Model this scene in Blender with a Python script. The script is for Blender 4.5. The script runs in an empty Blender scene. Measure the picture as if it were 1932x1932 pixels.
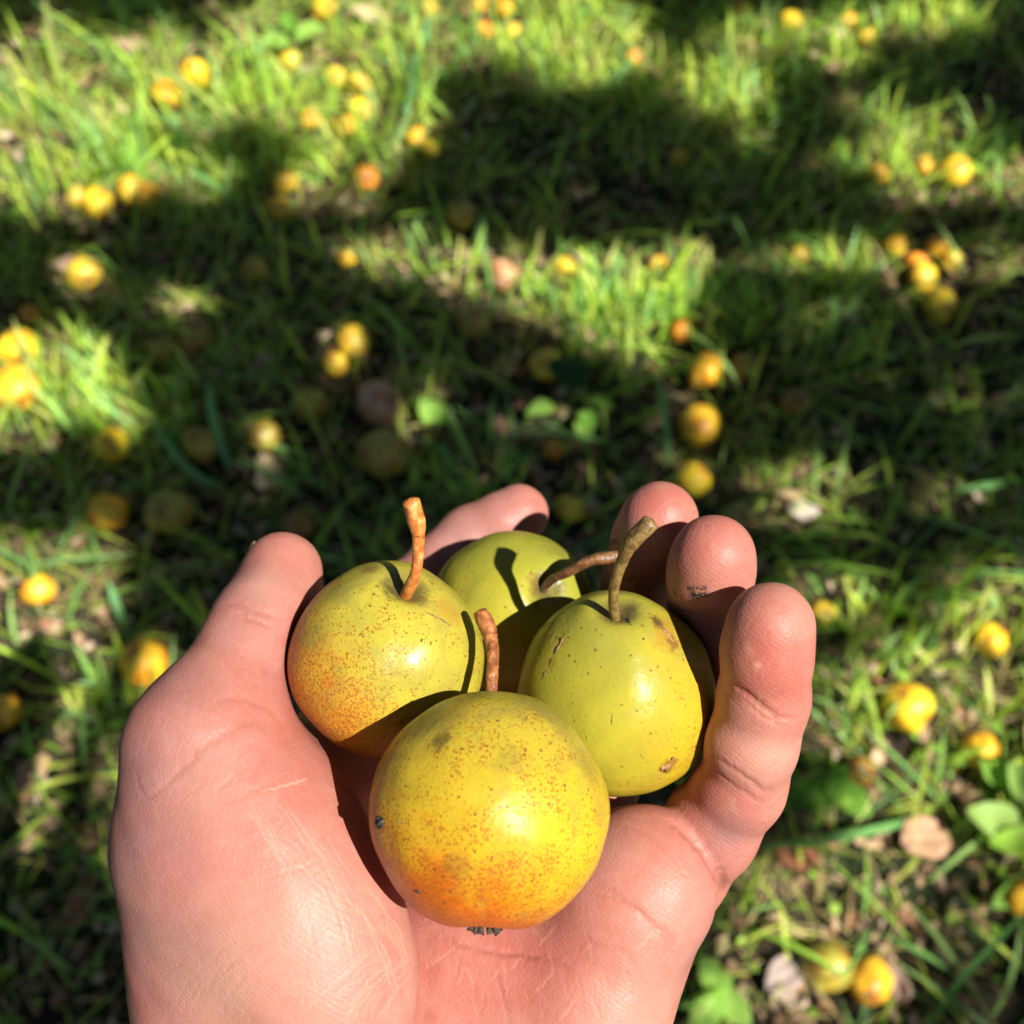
import bpy, math, random
import numpy as np
from mathutils import Vector, Matrix, noise as mnoise
random.seed(7); rng = np.random.default_rng(7)
R_ = math.radians
scene = bpy.context.scene
COL = scene.collection

# ------------------------------------------------------------------ camera
CAM_H = 1.2; PITCH = R_(57.0)
F = 2108.0                     # focal length in units of a 1932 px wide picture
cam_d = bpy.data.cameras.new("camera"); cam = bpy.data.objects.new("camera", cam_d); COL.objects.link(cam)
cam.location = (0, 0, CAM_H); cam.rotation_euler = (math.pi/2 - PITCH, 0, 0)
cam_d.sensor_width = 36; cam_d.lens = 36*F/1932
cam_d.clip_start = 0.01; cam_d.clip_end = 500
cam_d.dof.use_dof = True; cam_d.dof.focus_distance = 0.222; cam_d.dof.aperture_fstop = cam_d.lens/2.5
scene.camera = cam
SP, CP = math.sin(PITCH), math.cos(PITCH)
RX = np.array([1., 0, 0]); UP = np.array([0, SP, CP]); BK = np.array([0, -CP, SP]); C0 = np.array([0, 0, CAM_H])
def c2w(v):
    v = np.asarray(v, float)
    return C0 + v[..., 0:1]*RX + v[..., 1:2]*UP + v[..., 2:3]*BK
def at(px, py, d):             # a point seen at px, py, d metres deep
    return np.array([(px-966)/F*d, -(py-966)/F*d, -d])
def ground_at(px, py, z=0.0):  # where that sight line meets the height z
    r = c2w(at(px, py, 1.0)) - C0
    return C0 + r*((z-CAM_H)/r[2])
def w2px(P):
    q = np.asarray(P) - C0
    d = -(q@BK)
    return 966 + (q@RX)/d*F, 966 - (q@UP)/d*F, d

# ------------------------------------------------------------------ light
Lc = np.array([.48, .13, .86]); Lc /= np.linalg.norm(Lc)
LW = Lc[0]*RX + Lc[1]*UP + Lc[2]*BK
SUN_EL = math.asin(LW[2]); SUN_AZ = math.atan2(LW[0], LW[1])
sun_d = bpy.data.lights.new("sun", 'SUN'); sun = bpy.data.objects.new("sun", sun_d); COL.objects.link(sun)
sun_d.energy = 5.0; sun_d.angle = R_(0.53); sun_d.color = (1.0, .945, .86)
sun.rotation_euler = Vector(LW).to_track_quat('Z', 'Y').to_euler(); sun.location = (3, -2, 6)
W = bpy.data.worlds.new("World"); scene.world = W; W.use_nodes = True
nt = W.node_tree; bg = nt.nodes['Background']; sky = nt.nodes.new('ShaderNodeTexSky')
sky.sky_type = 'NISHITA'; sky.sun_disc = False; sky.sun_elevation = SUN_EL; sky.sun_rotation = SUN_AZ
nt.links.new(sky.outputs[0], bg.inputs[0]); bg.inputs[1].default_value = 0.029
scene.view_settings.view_transform = 'Standard'; scene.view_settings.look = 'None'
scene.view_settings.exposure = 1.06; scene.view_settings.gamma = 1.0
scene.cycles.max_bounces = 8; scene.cycles.transparent_max_bounces = 6

# ------------------------------------------------------------------ helpers
def tag(o, label=None, cat=None, group=None, kind=None):
    if label: o['label'] = label
    if cat: o['category'] = cat
    if group: o['group'] = group
    if kind: o['kind'] = kind
    return o
def mesh_np(name, V, Fc, mat=None, parent=None, smooth=True, attrs=None):
    me = bpy.data.meshes.new(name)
    V = np.asarray(V, np.float32)
    if isinstance(Fc, np.ndarray):
        n, k = Fc.shape
        me.vertices.add(len(V)); me.vertices.foreach_set('co', V.ravel())
        me.loops.add(n*k); me.loops.foreach_set('vertex_index', Fc.astype(np.int32).ravel())
        me.polygons.add(n); me.polygons.foreach_set('loop_start', np.arange(0, n*k, k, dtype=np.int32))
        me.update(calc_edges=True); me.validate()
    else:
        me.from_pydata(V.tolist(), [], Fc); me.update()
    if smooth: me.polygons.foreach_set('use_smooth', [True]*len(me.polygons))
    for an, (ty, arr) in (attrs or {}).items():
        a = me.attributes.new(an, ty, 'POINT')
        if ty == 'FLOAT_COLOR':
            arr = np.concatenate([arr, np.ones((len(arr), 1))], 1) if arr.shape[1] == 3 else arr
            a.data.foreach_set('color', arr.astype(np.float32).ravel())
        else: a.data.foreach_set('value', arr.astype(np.float32).ravel())
    if mat: me.materials.append(mat)
    o = bpy.data.objects.new(name, me); COL.objects.link(o)
    if parent: o.parent = parent
    return o
def empty(name, loc, M=None):
    o = bpy.data.objects.new(name, None); COL.objects.link(o); o.empty_display_size = .02
    if M is not None: o.matrix_world = M
    else: o.location = loc
    return o
def tube(pts, rad, seg=10, bump=0.0, cap=True):
    pts = np.asarray(pts, float); rad = np.asarray(rad, float); n = len(pts)
    V = []; T = np.gradient(pts, axis=0); T /= np.linalg.norm(T, axis=1)[:, None]
    ref = np.array([.3, .5, .81]); 
    for i in range(n):
        a = np.cross(T[i], ref); a /= np.linalg.norm(a); b = np.cross(T[i], a)
        for j in range(seg):
            t = 2*math.pi*j/seg
            r = rad[i]*(1 + bump*(random.random()-.5))
            V.append(pts[i] + r*(math.cos(t)*a + math.sin(t)*b))
    Fc = [[i*seg+j, i*seg+(j+1) % seg, (i+1)*seg+(j+1) % seg, (i+1)*seg+j] for i in range(n-1) for j in range(seg)]
    if cap:
        V.append(pts[0]-T[0]*rad[0]*.4); V.append(pts[-1]+T[-1]*rad[-1]*.4)
        k = len(V)-2
        Fc += [[k, (j+1) % seg, j] for j in range(seg)] + [[k+1, (n-1)*seg+j, (n-1)*seg+(j+1) % seg] for j in range(seg)]
    return np.array(V), Fc
def spline(pts, n):
    pts = np.asarray(pts, float); P = np.vstack([2*pts[0]-pts[1], pts, 2*pts[-1]-pts[-2]]); out = []
    m = len(pts)-1
    for q in np.linspace(0, m-1e-6, n):
        i = int(q); t = q-i; a, b, c, d = P[i:i+4]
        out.append(.5*((2*b)+(c-a)*t+(2*a-5*b+4*c-d)*t*t+(3*b-a-3*c+d)*t**3))
    return np.array(out)

class NT:                       # tiny node helper
    def __init__(s, name):
        s.m = bpy.data.materials.new(name); s.m.use_nodes = True; s.t = s.m.node_tree; s.t.nodes.clear()
        s.out = s.t.nodes.new('ShaderNodeOutputMaterial')
    def n(s, ty, **kw):
        nd = s.t.nodes.new(ty)
        for k, v in kw.items():
            if k.startswith('i_'):
                key = k[2:]
                nd.inputs[int(key) if key.isdigit() else key.replace('_', ' ')].default_value = v
            else: setattr(nd, k, v)
        return nd
    def l(s, a, b): s.t.links.new(a, b)
    def noise(s, vec, scale, detail=3, rough=.5, dist=0):
        x = s.n('ShaderNodeTexNoise', i_Scale=scale, i_Detail=detail, i_Roughness=rough, i_Distortion=dist)
        if vec is not None: s.l(vec, x.inputs['Vector'])
        return x.outputs['Fac']
    def ramp(s, fac, stops, interp='LINEAR'):
        r = s.n('ShaderNodeValToRGB'); e = r.color_ramp.elements; r.color_ramp.interpolation = interp
        while len(e) < len(stops): e.new(.5)
        for q, (p, c) in zip(e, stops):
            q.position = p; q.color = tuple(c)+(1,) if not isinstance(c, (int, float)) else (c, c, c, 1)
        s.l(fac, r.inputs[0]); return r.outputs[0]
    def mix(s, fac, a, b, mode='MIX'):
        m = s.n('ShaderNodeMix', data_type='RGBA', blend_type=mode)
        for v, i in ((fac, 0), (a, 6), (b, 7)):
            if hasattr(v, 'is_output') or isinstance(v, bpy.types.NodeSocket): s.l(v, m.inputs[i])
            elif i == 0: m.inputs[0].default_value = v
            else: m.inputs[i].default_value = tuple(v)+(1,)
        return m.outputs[2]
    def math(s, op, a, b=0.0, c=None, clamp=False):
        m = s.n('ShaderNodeMath', operation=op, use_clamp=clamp)
        for v, i in ((a, 0), (b, 1), (c, 2)):
            if v is None: continue
            if isinstance(v, bpy.types.NodeSocket): s.l(v, m.inputs[i])
            else: m.inputs[i].default_value = v
        return m.outputs[0]
    def bump(s, h, strength, dist, prev=None):
        b = s.n('ShaderNodeBump', i_Strength=strength, i_Distance=dist); s.l(h, b.inputs['Height'])
        if prev is not None: s.l(prev, b.inputs['Normal'])
        return b.outputs[0]
    def attr(s, name): return s.n('ShaderNodeAttribute', attribute_name=name)
    def bsdf(s, color, rough=.5, normal=None, sss=0, radius=(1, .3, .15), sscale=.005, spec=.5):
        p = s.n('ShaderNodeBsdfPrincipled')
        for v, k in ((color, 'Base Color'), (rough, 'Roughness')):
            if isinstance(v, bpy.types.NodeSocket): s.l(v, p.inputs[k])
            else: p.inputs[k].default_value = (tuple(v)+(1,)) if k == 'Base Color' else v
        p.inputs['Specular IOR Level'].default_value = spec
        if normal is not None: s.l(normal, p.inputs['Normal'])
        if sss:
            p.inputs['Subsurface Weight'].default_value = sss; p.inputs['Subsurface Radius'].default_value = radius
            p.inputs['Subsurface Scale'].default_value = sscale
        return p
    def done(s, sh): s.l(sh, s.out.inputs[0]); return s.m

# ------------------------------------------------------------------ materials
def mat_soil():
    t = NT('soil'); g = t.n('ShaderNodeNewGeometry').outputs['Position']
    c = t.ramp(t.noise(g, 18, 8, .65), [(.3, (.012, .010, .006)), (.5, (.035, .026, .016)), (.7, (.10, .07, .045))])
    c = t.mix(t.ramp(t.noise(g, 5, 4), [(.45, 0), (.6, 1)]), c, (.022, .034, .012))
    b = t.bump(t.noise(g, 90, 6, .7), .9, .01)
    return t.done(t.bsdf(c, .9, b, spec=.2).outputs[0])
def mat_leafy(name, tl=.5, rough=.5):
    t = NT(name); a = t.attr('tint').outputs['Color']
    g = t.n('ShaderNodeNewGeometry').outputs['Position']
    c = t.mix(t.ramp(t.noise(g, 60, 3), [(.35, 0), (.7, .5)]), a, t.mix(1, a, (.75, .8, .5), 'MULTIPLY'))
    p = t.bsdf(c, rough, spec=.12); tr = t.n('ShaderNodeBsdfTranslucent'); t.l(t.mix(1, c, (1.0, 1.05, .55), 'MULTIPLY'), tr.inputs[0])
    m = t.n('ShaderNodeMixShader', i_0=tl); t.l(p.outputs[0], m.inputs[1]); t.l(tr.outputs[0], m.inputs[2])
    return t.done(m.outputs[0])
def mat_bark():
    t = NT('bark'); g = t.n('ShaderNodeNewGeometry').outputs['Position']
    n = t.noise(g, 40, 6, .7)
    return t.done(t.bsdf(t.ramp(n, [(.3, (.05, .04, .03)), (.7, (.2, .16, .12))]), .9, t.bump(n, .8, .01)).outputs[0])
def mat_stem(name, dark, mid, light):
    t = NT(name); g = t.n('ShaderNodeTexCoord').outputs['Object']
    n = t.noise(g, 420, 4, .6, .5)
    c = t.ramp(n, [(.3, dark), (.5, mid), (.72, light)])
    n2 = t.noise(g, 1500, 4, .7)
    b = t.bump(n, .35, .0008, t.bump(n2, .4, .0004))
    return t.done(t.bsdf(c, .36, b, spec=.55).outputs[0])
def mat_pear(name, base, green, blush, blush_amt, blush_dir, green_amt, dots=1.0, dull=0.0, seed=0.0, spot=.5, patches=(), lent=1.0):
    # pear skin: ground colour, greener shoulders, blushed side, lenticels, russet and sooty smudges
    t = NT(name); o = t.n('ShaderNodeTexCoord').outputs['Object']
    mp = t.n('ShaderNodeMapping'); mp.inputs['Location'].default_value = (seed, seed*.7, -seed); t.l(o, mp.inputs[0]); v = mp.outputs[0]
    big = t.noise(v, 45, 4, .55, .6); mid = t.noise(v, 140, 5, .6, .3); fine = t.noise(v, 900, 3, .6)
    dt = t.n('ShaderNodeVectorMath', operation='DOT_PRODUCT'); t.l(o, dt.inputs[0]); dt.inputs[1].default_value = tuple(np.array(blush_dir)/.022)
    bl = t.math('ADD', dt.outputs['Value'], t.math('MULTIPLY', t.math('SUBTRACT', mid, .5), 1.1))
    sep = t.n('ShaderNodeSeparateXYZ'); t.l(o, sep.inputs[0]); z = t.math('MULTIPLY', sep.outputs[2], 1/.022)
    c = t.mix(t.ramp(big, [(.35, 0), (.65, 1)]), base, tuple(np.array(base)*np.array((.78, .80, .7))))
    gz = t.math('MULTIPLY', t.ramp(t.math('ADD', t.math('MULTIPLY', z, .35), big), [(.45, 0), (.95, 1)]), green_amt)
    c = t.mix(gz, c, green)
    bf = t.math('MULTIPLY', t.ramp(t.math('ADD', t.math('MULTIPLY', bl, .5), .5), [(.52, 0), (.70, .38), (.88, 1)]), blush_amt)
    c = t.mix(bf, c, blush)
    # russet freckle clusters: stippling that follows the blush
    def dots_(scale, size, soft, col, c, dens, amt):
        vo = t.n('ShaderNodeTexVoronoi', feature='F1', i_Scale=scale, i_Randomness=1.0)
        wv_ = t.n('ShaderNodeVectorMath', operation='ADD'); nn = t.n('ShaderNodeTexNoise', i_Scale=scale*1.7, i_Detail=2); t.l(v, nn.inputs['Vector'])
        sc = t.n('ShaderNodeVectorMath', operation='SCALE'); t.l(nn.outputs['Color'], sc.inputs[0]); sc.inputs['Scale'].default_value = .5/scale
        t.l(v, wv_.inputs[0]); t.l(sc.outputs[0], wv_.inputs[1]); t.l(wv_.outputs[0], vo.inputs['Vector'])
        rc = t.n('ShaderNodeSeparateColor'); t.l(vo.outputs['Color'], rc.inputs[0])
        rad_ = t.math('MULTIPLY', t.math('SUBTRACT', t.math('ADD', rc.outputs[0], dens), 1.0, clamp=True), size)
        f = t.math('MULTIPLY', t.math('SUBTRACT', rad_, vo.outputs['Distance']), soft, clamp=True)
        return t.mix(t.math('MULTIPLY', f, amt), c, col), f
    clus = t.ramp(t.noise(v, 110, 4, .6, .4), [(.36, .35), (.60, .95)])
    dn = t.math('ADD', t.math('MULTIPLY', bf, .75), t.math('MULTIPLY', clus, dots))
    c, f1 = dots_(1700, .62, 4, (.24, .062, .009), c, t.math('ADD', dn, .14), .72)
    c, f3 = dots_(2300, .68, 4, (.32, .10, .012), c, dn, .6)
    c, f2 = dots_(720, .36, 8, (.15, .055, .012), c, .9*lent, .8)
    # sooty smudges near the shoulders
    sm = t.math('MULTIPLY', t.ramp(t.math('ADD', t.noise(v, 95, 6, .7, .8), t.math('MULTIPLY', z, .10)), [(.52, 0), (.68, 1)]), spot)
    c = t.mix(sm, c, (.23, .19, .04))
    for (pl, pr, pcol, pam) in patches:
        dv = t.n('ShaderNodeVectorMath', operation='DISTANCE'); t.l(o, dv.inputs[0]); dv.inputs[1].default_value = tuple(pl)
        q = t.math('ADD', t.math('MULTIPLY', dv.outputs['Value'], 1/pr), t.math('MULTIPLY', t.math('SUBTRACT', t.noise(v, 380, 5, .7, .6), .5), 2.2))
        c = t.mix(t.math('MULTIPLY', t.ramp(q, [(.45, 1), (1.0, 0)]), pam), c, pcol)
    # cork ring in the stem cavity and at the calyx
    cav = t.ramp(t.math('SUBTRACT', z, t.math('MULTIPLY', t.math('SUBTRACT', mid, .5), .12)), [(.905, 0), (1.0, 0)])
    rr = t.n('ShaderNodeVectorMath', operation='LENGTH'); cx = t.n('ShaderNodeCombineXYZ'); t.l(sep.outputs[0], cx.inputs[0]); t.l(sep.outputs[1], cx.inputs[1]); t.l(cx.outputs[0], rr.inputs[0])
    rad = t.math('ADD', t.math('MULTIPLY', rr.outputs['Value'], 1/.022), t.math('MULTIPLY', t.math('SUBTRACT', mid, .5), .38))
    c = t.mix(t.math('MULTIPLY', t.ramp(rad, [(.10, 1), (.25, 0)]), .85), c, (.075, .055, .02))
    b = t.bump(t.noise(v, 260, 4, .55), .10, .002, t.bump(fine, .22, .0004, t.bump(f2, -.15, .0003)))
    rg = t.ramp(mid, [(.3, .27), (.7, .42)])
    p = t.bsdf(c, rg, b, sss=.08, radius=(1, .7, .15), sscale=.002, spec=.20)
    return t.done(p.outputs[0])
def mat_fallen():
    t = NT('fallen pear skin'); o = t.n('ShaderNodeTexCoord').outputs['Object']; oi = t.n('ShaderNodeObjectInfo')
    c0 = oi.outputs['Color']
    n = t.noise(o, 70, 5, .6, .5)
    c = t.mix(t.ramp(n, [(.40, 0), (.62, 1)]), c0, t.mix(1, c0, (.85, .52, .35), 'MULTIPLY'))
    c = t.mix(t.ramp(t.noise(o, 50, 5, .7), [(.56, 0), (.66, .85)]), c, (.15, .07, .02))
    return t.done(t.bsdf(c, .42, t.bump(n, .3, .003), sss=.1, radius=(1, .6, .1), sscale=.004).outputs[0])
def mat_skin():
    t = NT('skin'); o = t.n('ShaderNodeTexCoord').outputs['Object']
    big = t.noise(o, 38, 4, .55); mid = t.noise(o, 170, 5, .6)
    c = t.mix(t.ramp(big, [(.35, 0), (.68, 1)]), (0.386, 0.166, 0.125), (0.345, 0.108, 0.087))
    c = t.mix(t.ramp(mid, [(.45, 0), (.75, .45)]), c, (0.410, 0.199, 0.154))
    bl2 = t.noise(o, 85, 5, .65, .6)
    c = t.mix(t.ramp(bl2, [(.48, 0), (.66, .55)]), c, (0.337, 0.106, 0.076)); c = t.mix(t.ramp(bl2, [(.30, .5), (.42, 0)]), c, (0.377, 0.218, 0.142))
    red = t.attr('red').outputs['Fac']; c = t.mix(t.math('MULTIPLY', red, .8), c, (0.377, 0.081, 0.058))
    mauve_and_shade = t.attr('mauve_and_shade').outputs['Fac']; c = t.mix(t.math('MULTIPLY', mauve_and_shade, .75), c, (0.185, 0.116, 0.119))  # mauve skin tint, also shade painted on the palm edge and fingers
    crease = t.attr('crease').outputs['Fac']; c = t.mix(t.math('MULTIPLY', crease, .45), c, (0.246, 0.069, 0.046))
    pale = t.attr('pale').outputs['Fac']; c = t.mix(t.math('MULTIPLY', pale, .8), c, (0.542, 0.324, 0.242))
    dirt = t.attr('dirt').outputs['Fac']; c = t.mix(t.math('MULTIPLY', dirt, t.ramp(t.noise(o, 900, 3, .7), [(.42, .1), (.52, 1)])), c, (.02, .018, .014))
    # tiny mottling of pores
    po = t.n('ShaderNodeTexVoronoi', i_Scale=1500); t.l(o, po.inputs['Vector'])
    # friction ridges: fine bands flowing around the pads
    wv = t.n('ShaderNodeTexWave', wave_type='BANDS', bands_direction='DIAGONAL', i_Scale=400, i_Distortion=7.0, i_Detail=1.5, i_Detail_Scale=.06)
    t.l(o, wv.inputs['Vector'])
    ridges = t.math('MULTIPLY', wv.outputs['Fac'], t.attr('ridge').outputs['Fac'])
    # flexion lines: stretched noise
    mp = t.n('ShaderNodeMapping'); mp.inputs['Scale'].default_value = (1, .22, 1); mp.inputs['Rotation'].default_value = (0, 0, .5); t.l(o, mp.inputs[0])
    ln = t.noise(mp.outputs[0], 620, 4, .6, .8)
    ln2 = t.n('ShaderNodeTexVoronoi', feature='DISTANCE_TO_EDGE', i_Scale=420); 
    wob = t.n('ShaderNodeMapping'); wob.inputs['Scale'].default_value = (1, .35, 1); wob.inputs['Rotation'].default_value = (0, 0, -.6); t.l(o, wob.inputs[0])
    t.l(wob.outputs[0], ln2.inputs['Vector'])
    fl = t.ramp(ln2.outputs[0], [(0.0, 0), (.07, 1)])
    b = t.bump(ln, .15, .0004)
    b = t.bump(fl, .10, .00025, b)
    b = t.bump(po.outputs['Distance'], .15, .0003, b)
    b = t.bump(ridges, .09, .0002, b)
    c = t.mix(t.math('MULTIPLY', t.math('SUBTRACT', 1.0, fl), .10), c, (0.476, 0.259, 0.192))
    rg = t.ramp(mid, [(.3, .44), (.7, .60)])
    p = t.bsdf(c, rg, b, sss=.26, radius=(1, .33, .18), sscale=.004, spec=.32)
    return t.done(p.outputs[0])
def mat_nail():
    t = NT('nail'); o = t.n('ShaderNodeTexCoord').outputs['Object']
    return t.done(t.bsdf(t.ramp(t.noise(o, 300), [(.3, (.68, .42, .32)), (.7, (.78, .55, .44))]), .3, sss=.2, sscale=.002).outputs[0])
M_SOIL = mat_soil(); M_LEAF = mat_leafy('leaf blade'); M_LITTER = mat_leafy('dry leaf', .15, .8); M_BARK = mat_bark()
M_FALL = mat_fallen(); M_SKIN = mat_skin(); M_NAIL = mat_nail()
M_STEMB = mat_stem('brown stem', (.06, .022, .008), (.26, .085, .025), (.5, .22, .07))
M_STEMO = mat_stem('orange stem', (.20, .055, .012), (.52, .16, .035), (.66, .38, .12))
M_STEMD = mat_stem('dark stem', (.03, .012, .006), (.12, .05, .018), (.26, .13, .05))
M_STEMG = mat_stem('olive stem', (.05, .028, .008), (.17, .105, .032), (.30, .21, .08))

# ------------------------------------------------------------------ ground
def hgt(x, y):
    return (.010*np.sin(3.1*x+1.3)*np.cos(2.7*y) + .006*np.sin(9.3*x+2*y)*np.cos(7.7*y-3*x) + .003*np.sin(27*x-4*y)*np.cos(31*y+5*x))
u = np.linspace(-1, 1, 261); ax = 1.7*u + 58.3*np.sign(u)*np.abs(u)**9
gx, gy = np.meshgrid(ax, ax+1.0, indexing='ij')
V = np.stack([gx.ravel(), gy.ravel(), (hgt(gx, gy)*np.exp(-(gx**2+gy**2)/60)).ravel()], 1)
i = np.arange(260)[:, None]*261 + np.arange(260)[None, :]
i = i.ravel(); Fq = np.stack([i, i+261, i+262, i+1], 1)
tag(mesh_np('ground', V, Fq, M_SOIL), kind='structure')

# ------------------------------------------------------------------ shade tree
# sunny patches wanted on the grass; the unseen crown is opened to give them (picture units: cx, cy, rx, ry, angle)
SUNNY = [(330,150,330,110,0),(80,170,150,150,0),(120,330,170,90,0),(330,320,130,50,10),(680,190,160,120,0),(800,60,330,70,0),(1100,70,150,100,0),(640,330,110,80,0),(780,20,380,60,0),
         (760,470,150,55,0),(960,510,170,70,8),(1160,570,190,90,12),(1230,640,90,60,0),(1270,480,130,40,0),
         (1500,60,170,45,0),(1360,160,110,60,0),(1740,30,150,40,0),(1600,110,60,30,0),(1720,270,110,80,0),(1800,340,150,45,0),(1930,330,60,60,0),
         (1440,260,45,35,0),(1560,290,35,25,0),(1640,190,50,25,0),(1120,330,30,22,0),(1560,600,60,28,0),(1480,780,30,22,0),(1680,700,40,22,0),(1820,760,40,22,0),(1600,480,220,35,0),(1780,520,110,60,0),(1900,480,80,50,0),
         (60,700,180,90,0),(20,780,140,80,0),(230,790,60,60,0),(150,520,60,50,0),(350,560,70,40,0),
         (640,660,45,55,0),(800,780,60,45,0),(500,850,45,75,0),(1060,790,120,40,0),(1300,790,40,90,0),(1320,900,60,45,0),(1330,700,45,45,0),
         (1560,900,170,35,0),(1530,970,130,40,0),(1850,920,90,30,0),
         (1600,1120,120,60,0),(1880,1150,120,110,0),(1760,1330,280,150,0),(1800,1600,260,170,0),(1620,1750,280,170,0),(1850,1870,220,130,0),(1480,1900,200,120,0),
         (90,1130,110,70,0),(130,1270,130,70,0),(190,1430,130,85,30),(250,1600,45,110,-12),(280,1250,80,80,0),
         (1140,900,40,30,0),(1050,690,25,30,0)]
def sunny(px, py):
    m = np.full(np.shape(px), 9.0)
    for cx, cy, rx, ry, an in SUNNY:
        a = R_(an); dx = px-cx; dy = py-cy
        ux = dx*math.cos(a)+dy*math.sin(a); uy = -dx*math.sin(a)+dy*math.cos(a)
        m = np.minimum(m, np.sqrt((ux/rx)**2+(uy/ry)**2))
    return m
def leaf_batch(C, N, U, ln, wd, curl=.15):
    # pointed oval leaves: centre C, normal N, long axis U
    n = len(C); Wd = np.cross(N, U)
    prof = [(-.5, 0), (-.22, .40), (.08, .5), (.32, .33), (.5, 0), (.32, -.33), (.08, -.5), (-.22, -.40), (-.22, 0), (.08, 0), (.32, 0)]
    V = np.zeros((n, len(prof), 3))
    for k, (a, b) in enumerate(prof):
        V[:, k] = C + U*(a*ln)[:, None] + Wd*(b*wd)[:, None] + N*((abs(b)*.35*wd) - (a*a)*curl*ln)[:, None]
    F0 = np.array([[0, 8, 1, 1], [1, 8, 9, 2], [2, 9, 10, 3], [3, 10, 4, 4], [0, 7, 8, 8], [7, 6, 9, 8], [6, 5, 10, 9], [5, 4, 10, 10]])
    tris = []
    for f in F0:
        f = list(dict.fromkeys(f.tolist())); tris.append(f[:3]); 
        if len(f) == 4: tris.append([f[0], f[2], f[3]])
    T = np.array(tris)[None] + (np.arange(n)*len(prof))[:, None, None]
    return V.reshape(-1, 3), T.reshape(-1, 3), len(prof)
def rand_unit(n):
    v = rng.normal(size=(n, 3)); return v/np.linalg.norm(v, axis=1)[:, None]
NT_ = 60000
tx = rng.uniform(-1.7, 1.8, NT_); ty = rng.uniform(-.25, 2.7, NT_)
gp = np.stack([tx, ty, np.full(NT_, .03)], 1); px, py, dd = w2px(gp)
sm_ = sunny(px, py) + .12*np.sin(px/23.)*np.cos(py/19.)
inf = (px > -60) & (px < 1992) & (py > -60) & (py < 1992) & (dd > 0)
fleck = (np.sin(tx*31+2*np.sin(ty*17))*np.cos(ty*27+1.7*np.sin(tx*13+.6)) > .83) & inf
keep = np.where(inf, (sm_ > 1.02) & ~fleck, (np.sin(tx*5.1+1)*np.cos(ty*4.3) + .4*np.sin(tx*11+ty*9)) > -.35)
keep &= ~((tx > -.76) & (tx < -.455) & (ty > .30) & (ty < .74))  # gap left in the crown so the hand stays sunlit
half = rng.uniform(size=NT_) < .95
keep &= half
tgt = gp[keep]; n = len(tgt)
hh = rng.uniform(2.3, 3.9, n)
Cc = tgt + LW/LW[2]*hh[:, None]  # leaves set along the sun rays to cast the wanted shade
N = rand_unit(n); N[:, 2] = np.abs(N[:, 2])+.6; N += LW*.5; N /= np.linalg.norm(N, axis=1)[:, None]
U = np.cross(N, rand_unit(n)); U /= np.linalg.norm(U, axis=1)[:, None]
V, T, k = leaf_batch(Cc, N, U, rng.uniform(.05, .075, n), rng.uniform(.032, .045, n))
tint = np.repeat(np.array([.05, .11, .02])*rng.uniform(.7, 1.4, (n, 1)), k, 0)
tree = empty('pear_tree', (1.2, -2.4, 0)); tag(tree, 'unseen pear tree behind the photographer, its leaves arranged to shade the grass in patches', 'tree')
bpy.context.view_layer.update()
o = mesh_np('crown', V-np.array([1.2, -2.4, 0]), T, M_LEAF, tree, attrs={'tint': ('FLOAT_COLOR', tint)})
tb = [np.array(p, float) for p in [(0, 0, -.1), (.02, .0, .8), (-.05, .06, 1.7), (-.02, .1, 2.6), (.05, .1, 3.6), (.0, .2, 4.6)]]
V, Fc = tube(spline(tb, 24), np.linspace(.15, .05, 24), 14, .08); Vs = [V]; Fs = list(Fc); off = len(V)
for q, (ex, ey, ez) in enumerate([(1.6, .6, 3.0), (1.5, 1.6, 3.3), (1.2, 2.6, 3.2), (-.7, 2.2, 2.9), (-.9, 1.2, 3.2), (.8, 2.9, 3.4), (2.2, 1.4, 3.6), (1.9, 2.3, 3.5)]):
    st = np.array([0, .08, 1.7+.22*q]); e = np.array([ex, ey, ez]); md = (st+e)/2 + np.array([0, 0, .3])
    V, Fc = tube(spline([st, md, e], 14), np.linspace(.038, .007, 14), 8, .1)
    Vs.append(V); Fs += [[a+off for a in f] for f in Fc]; off += len(V)
mesh_np('trunk', np.vstack(Vs), Fs, M_BARK, tree)

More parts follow.
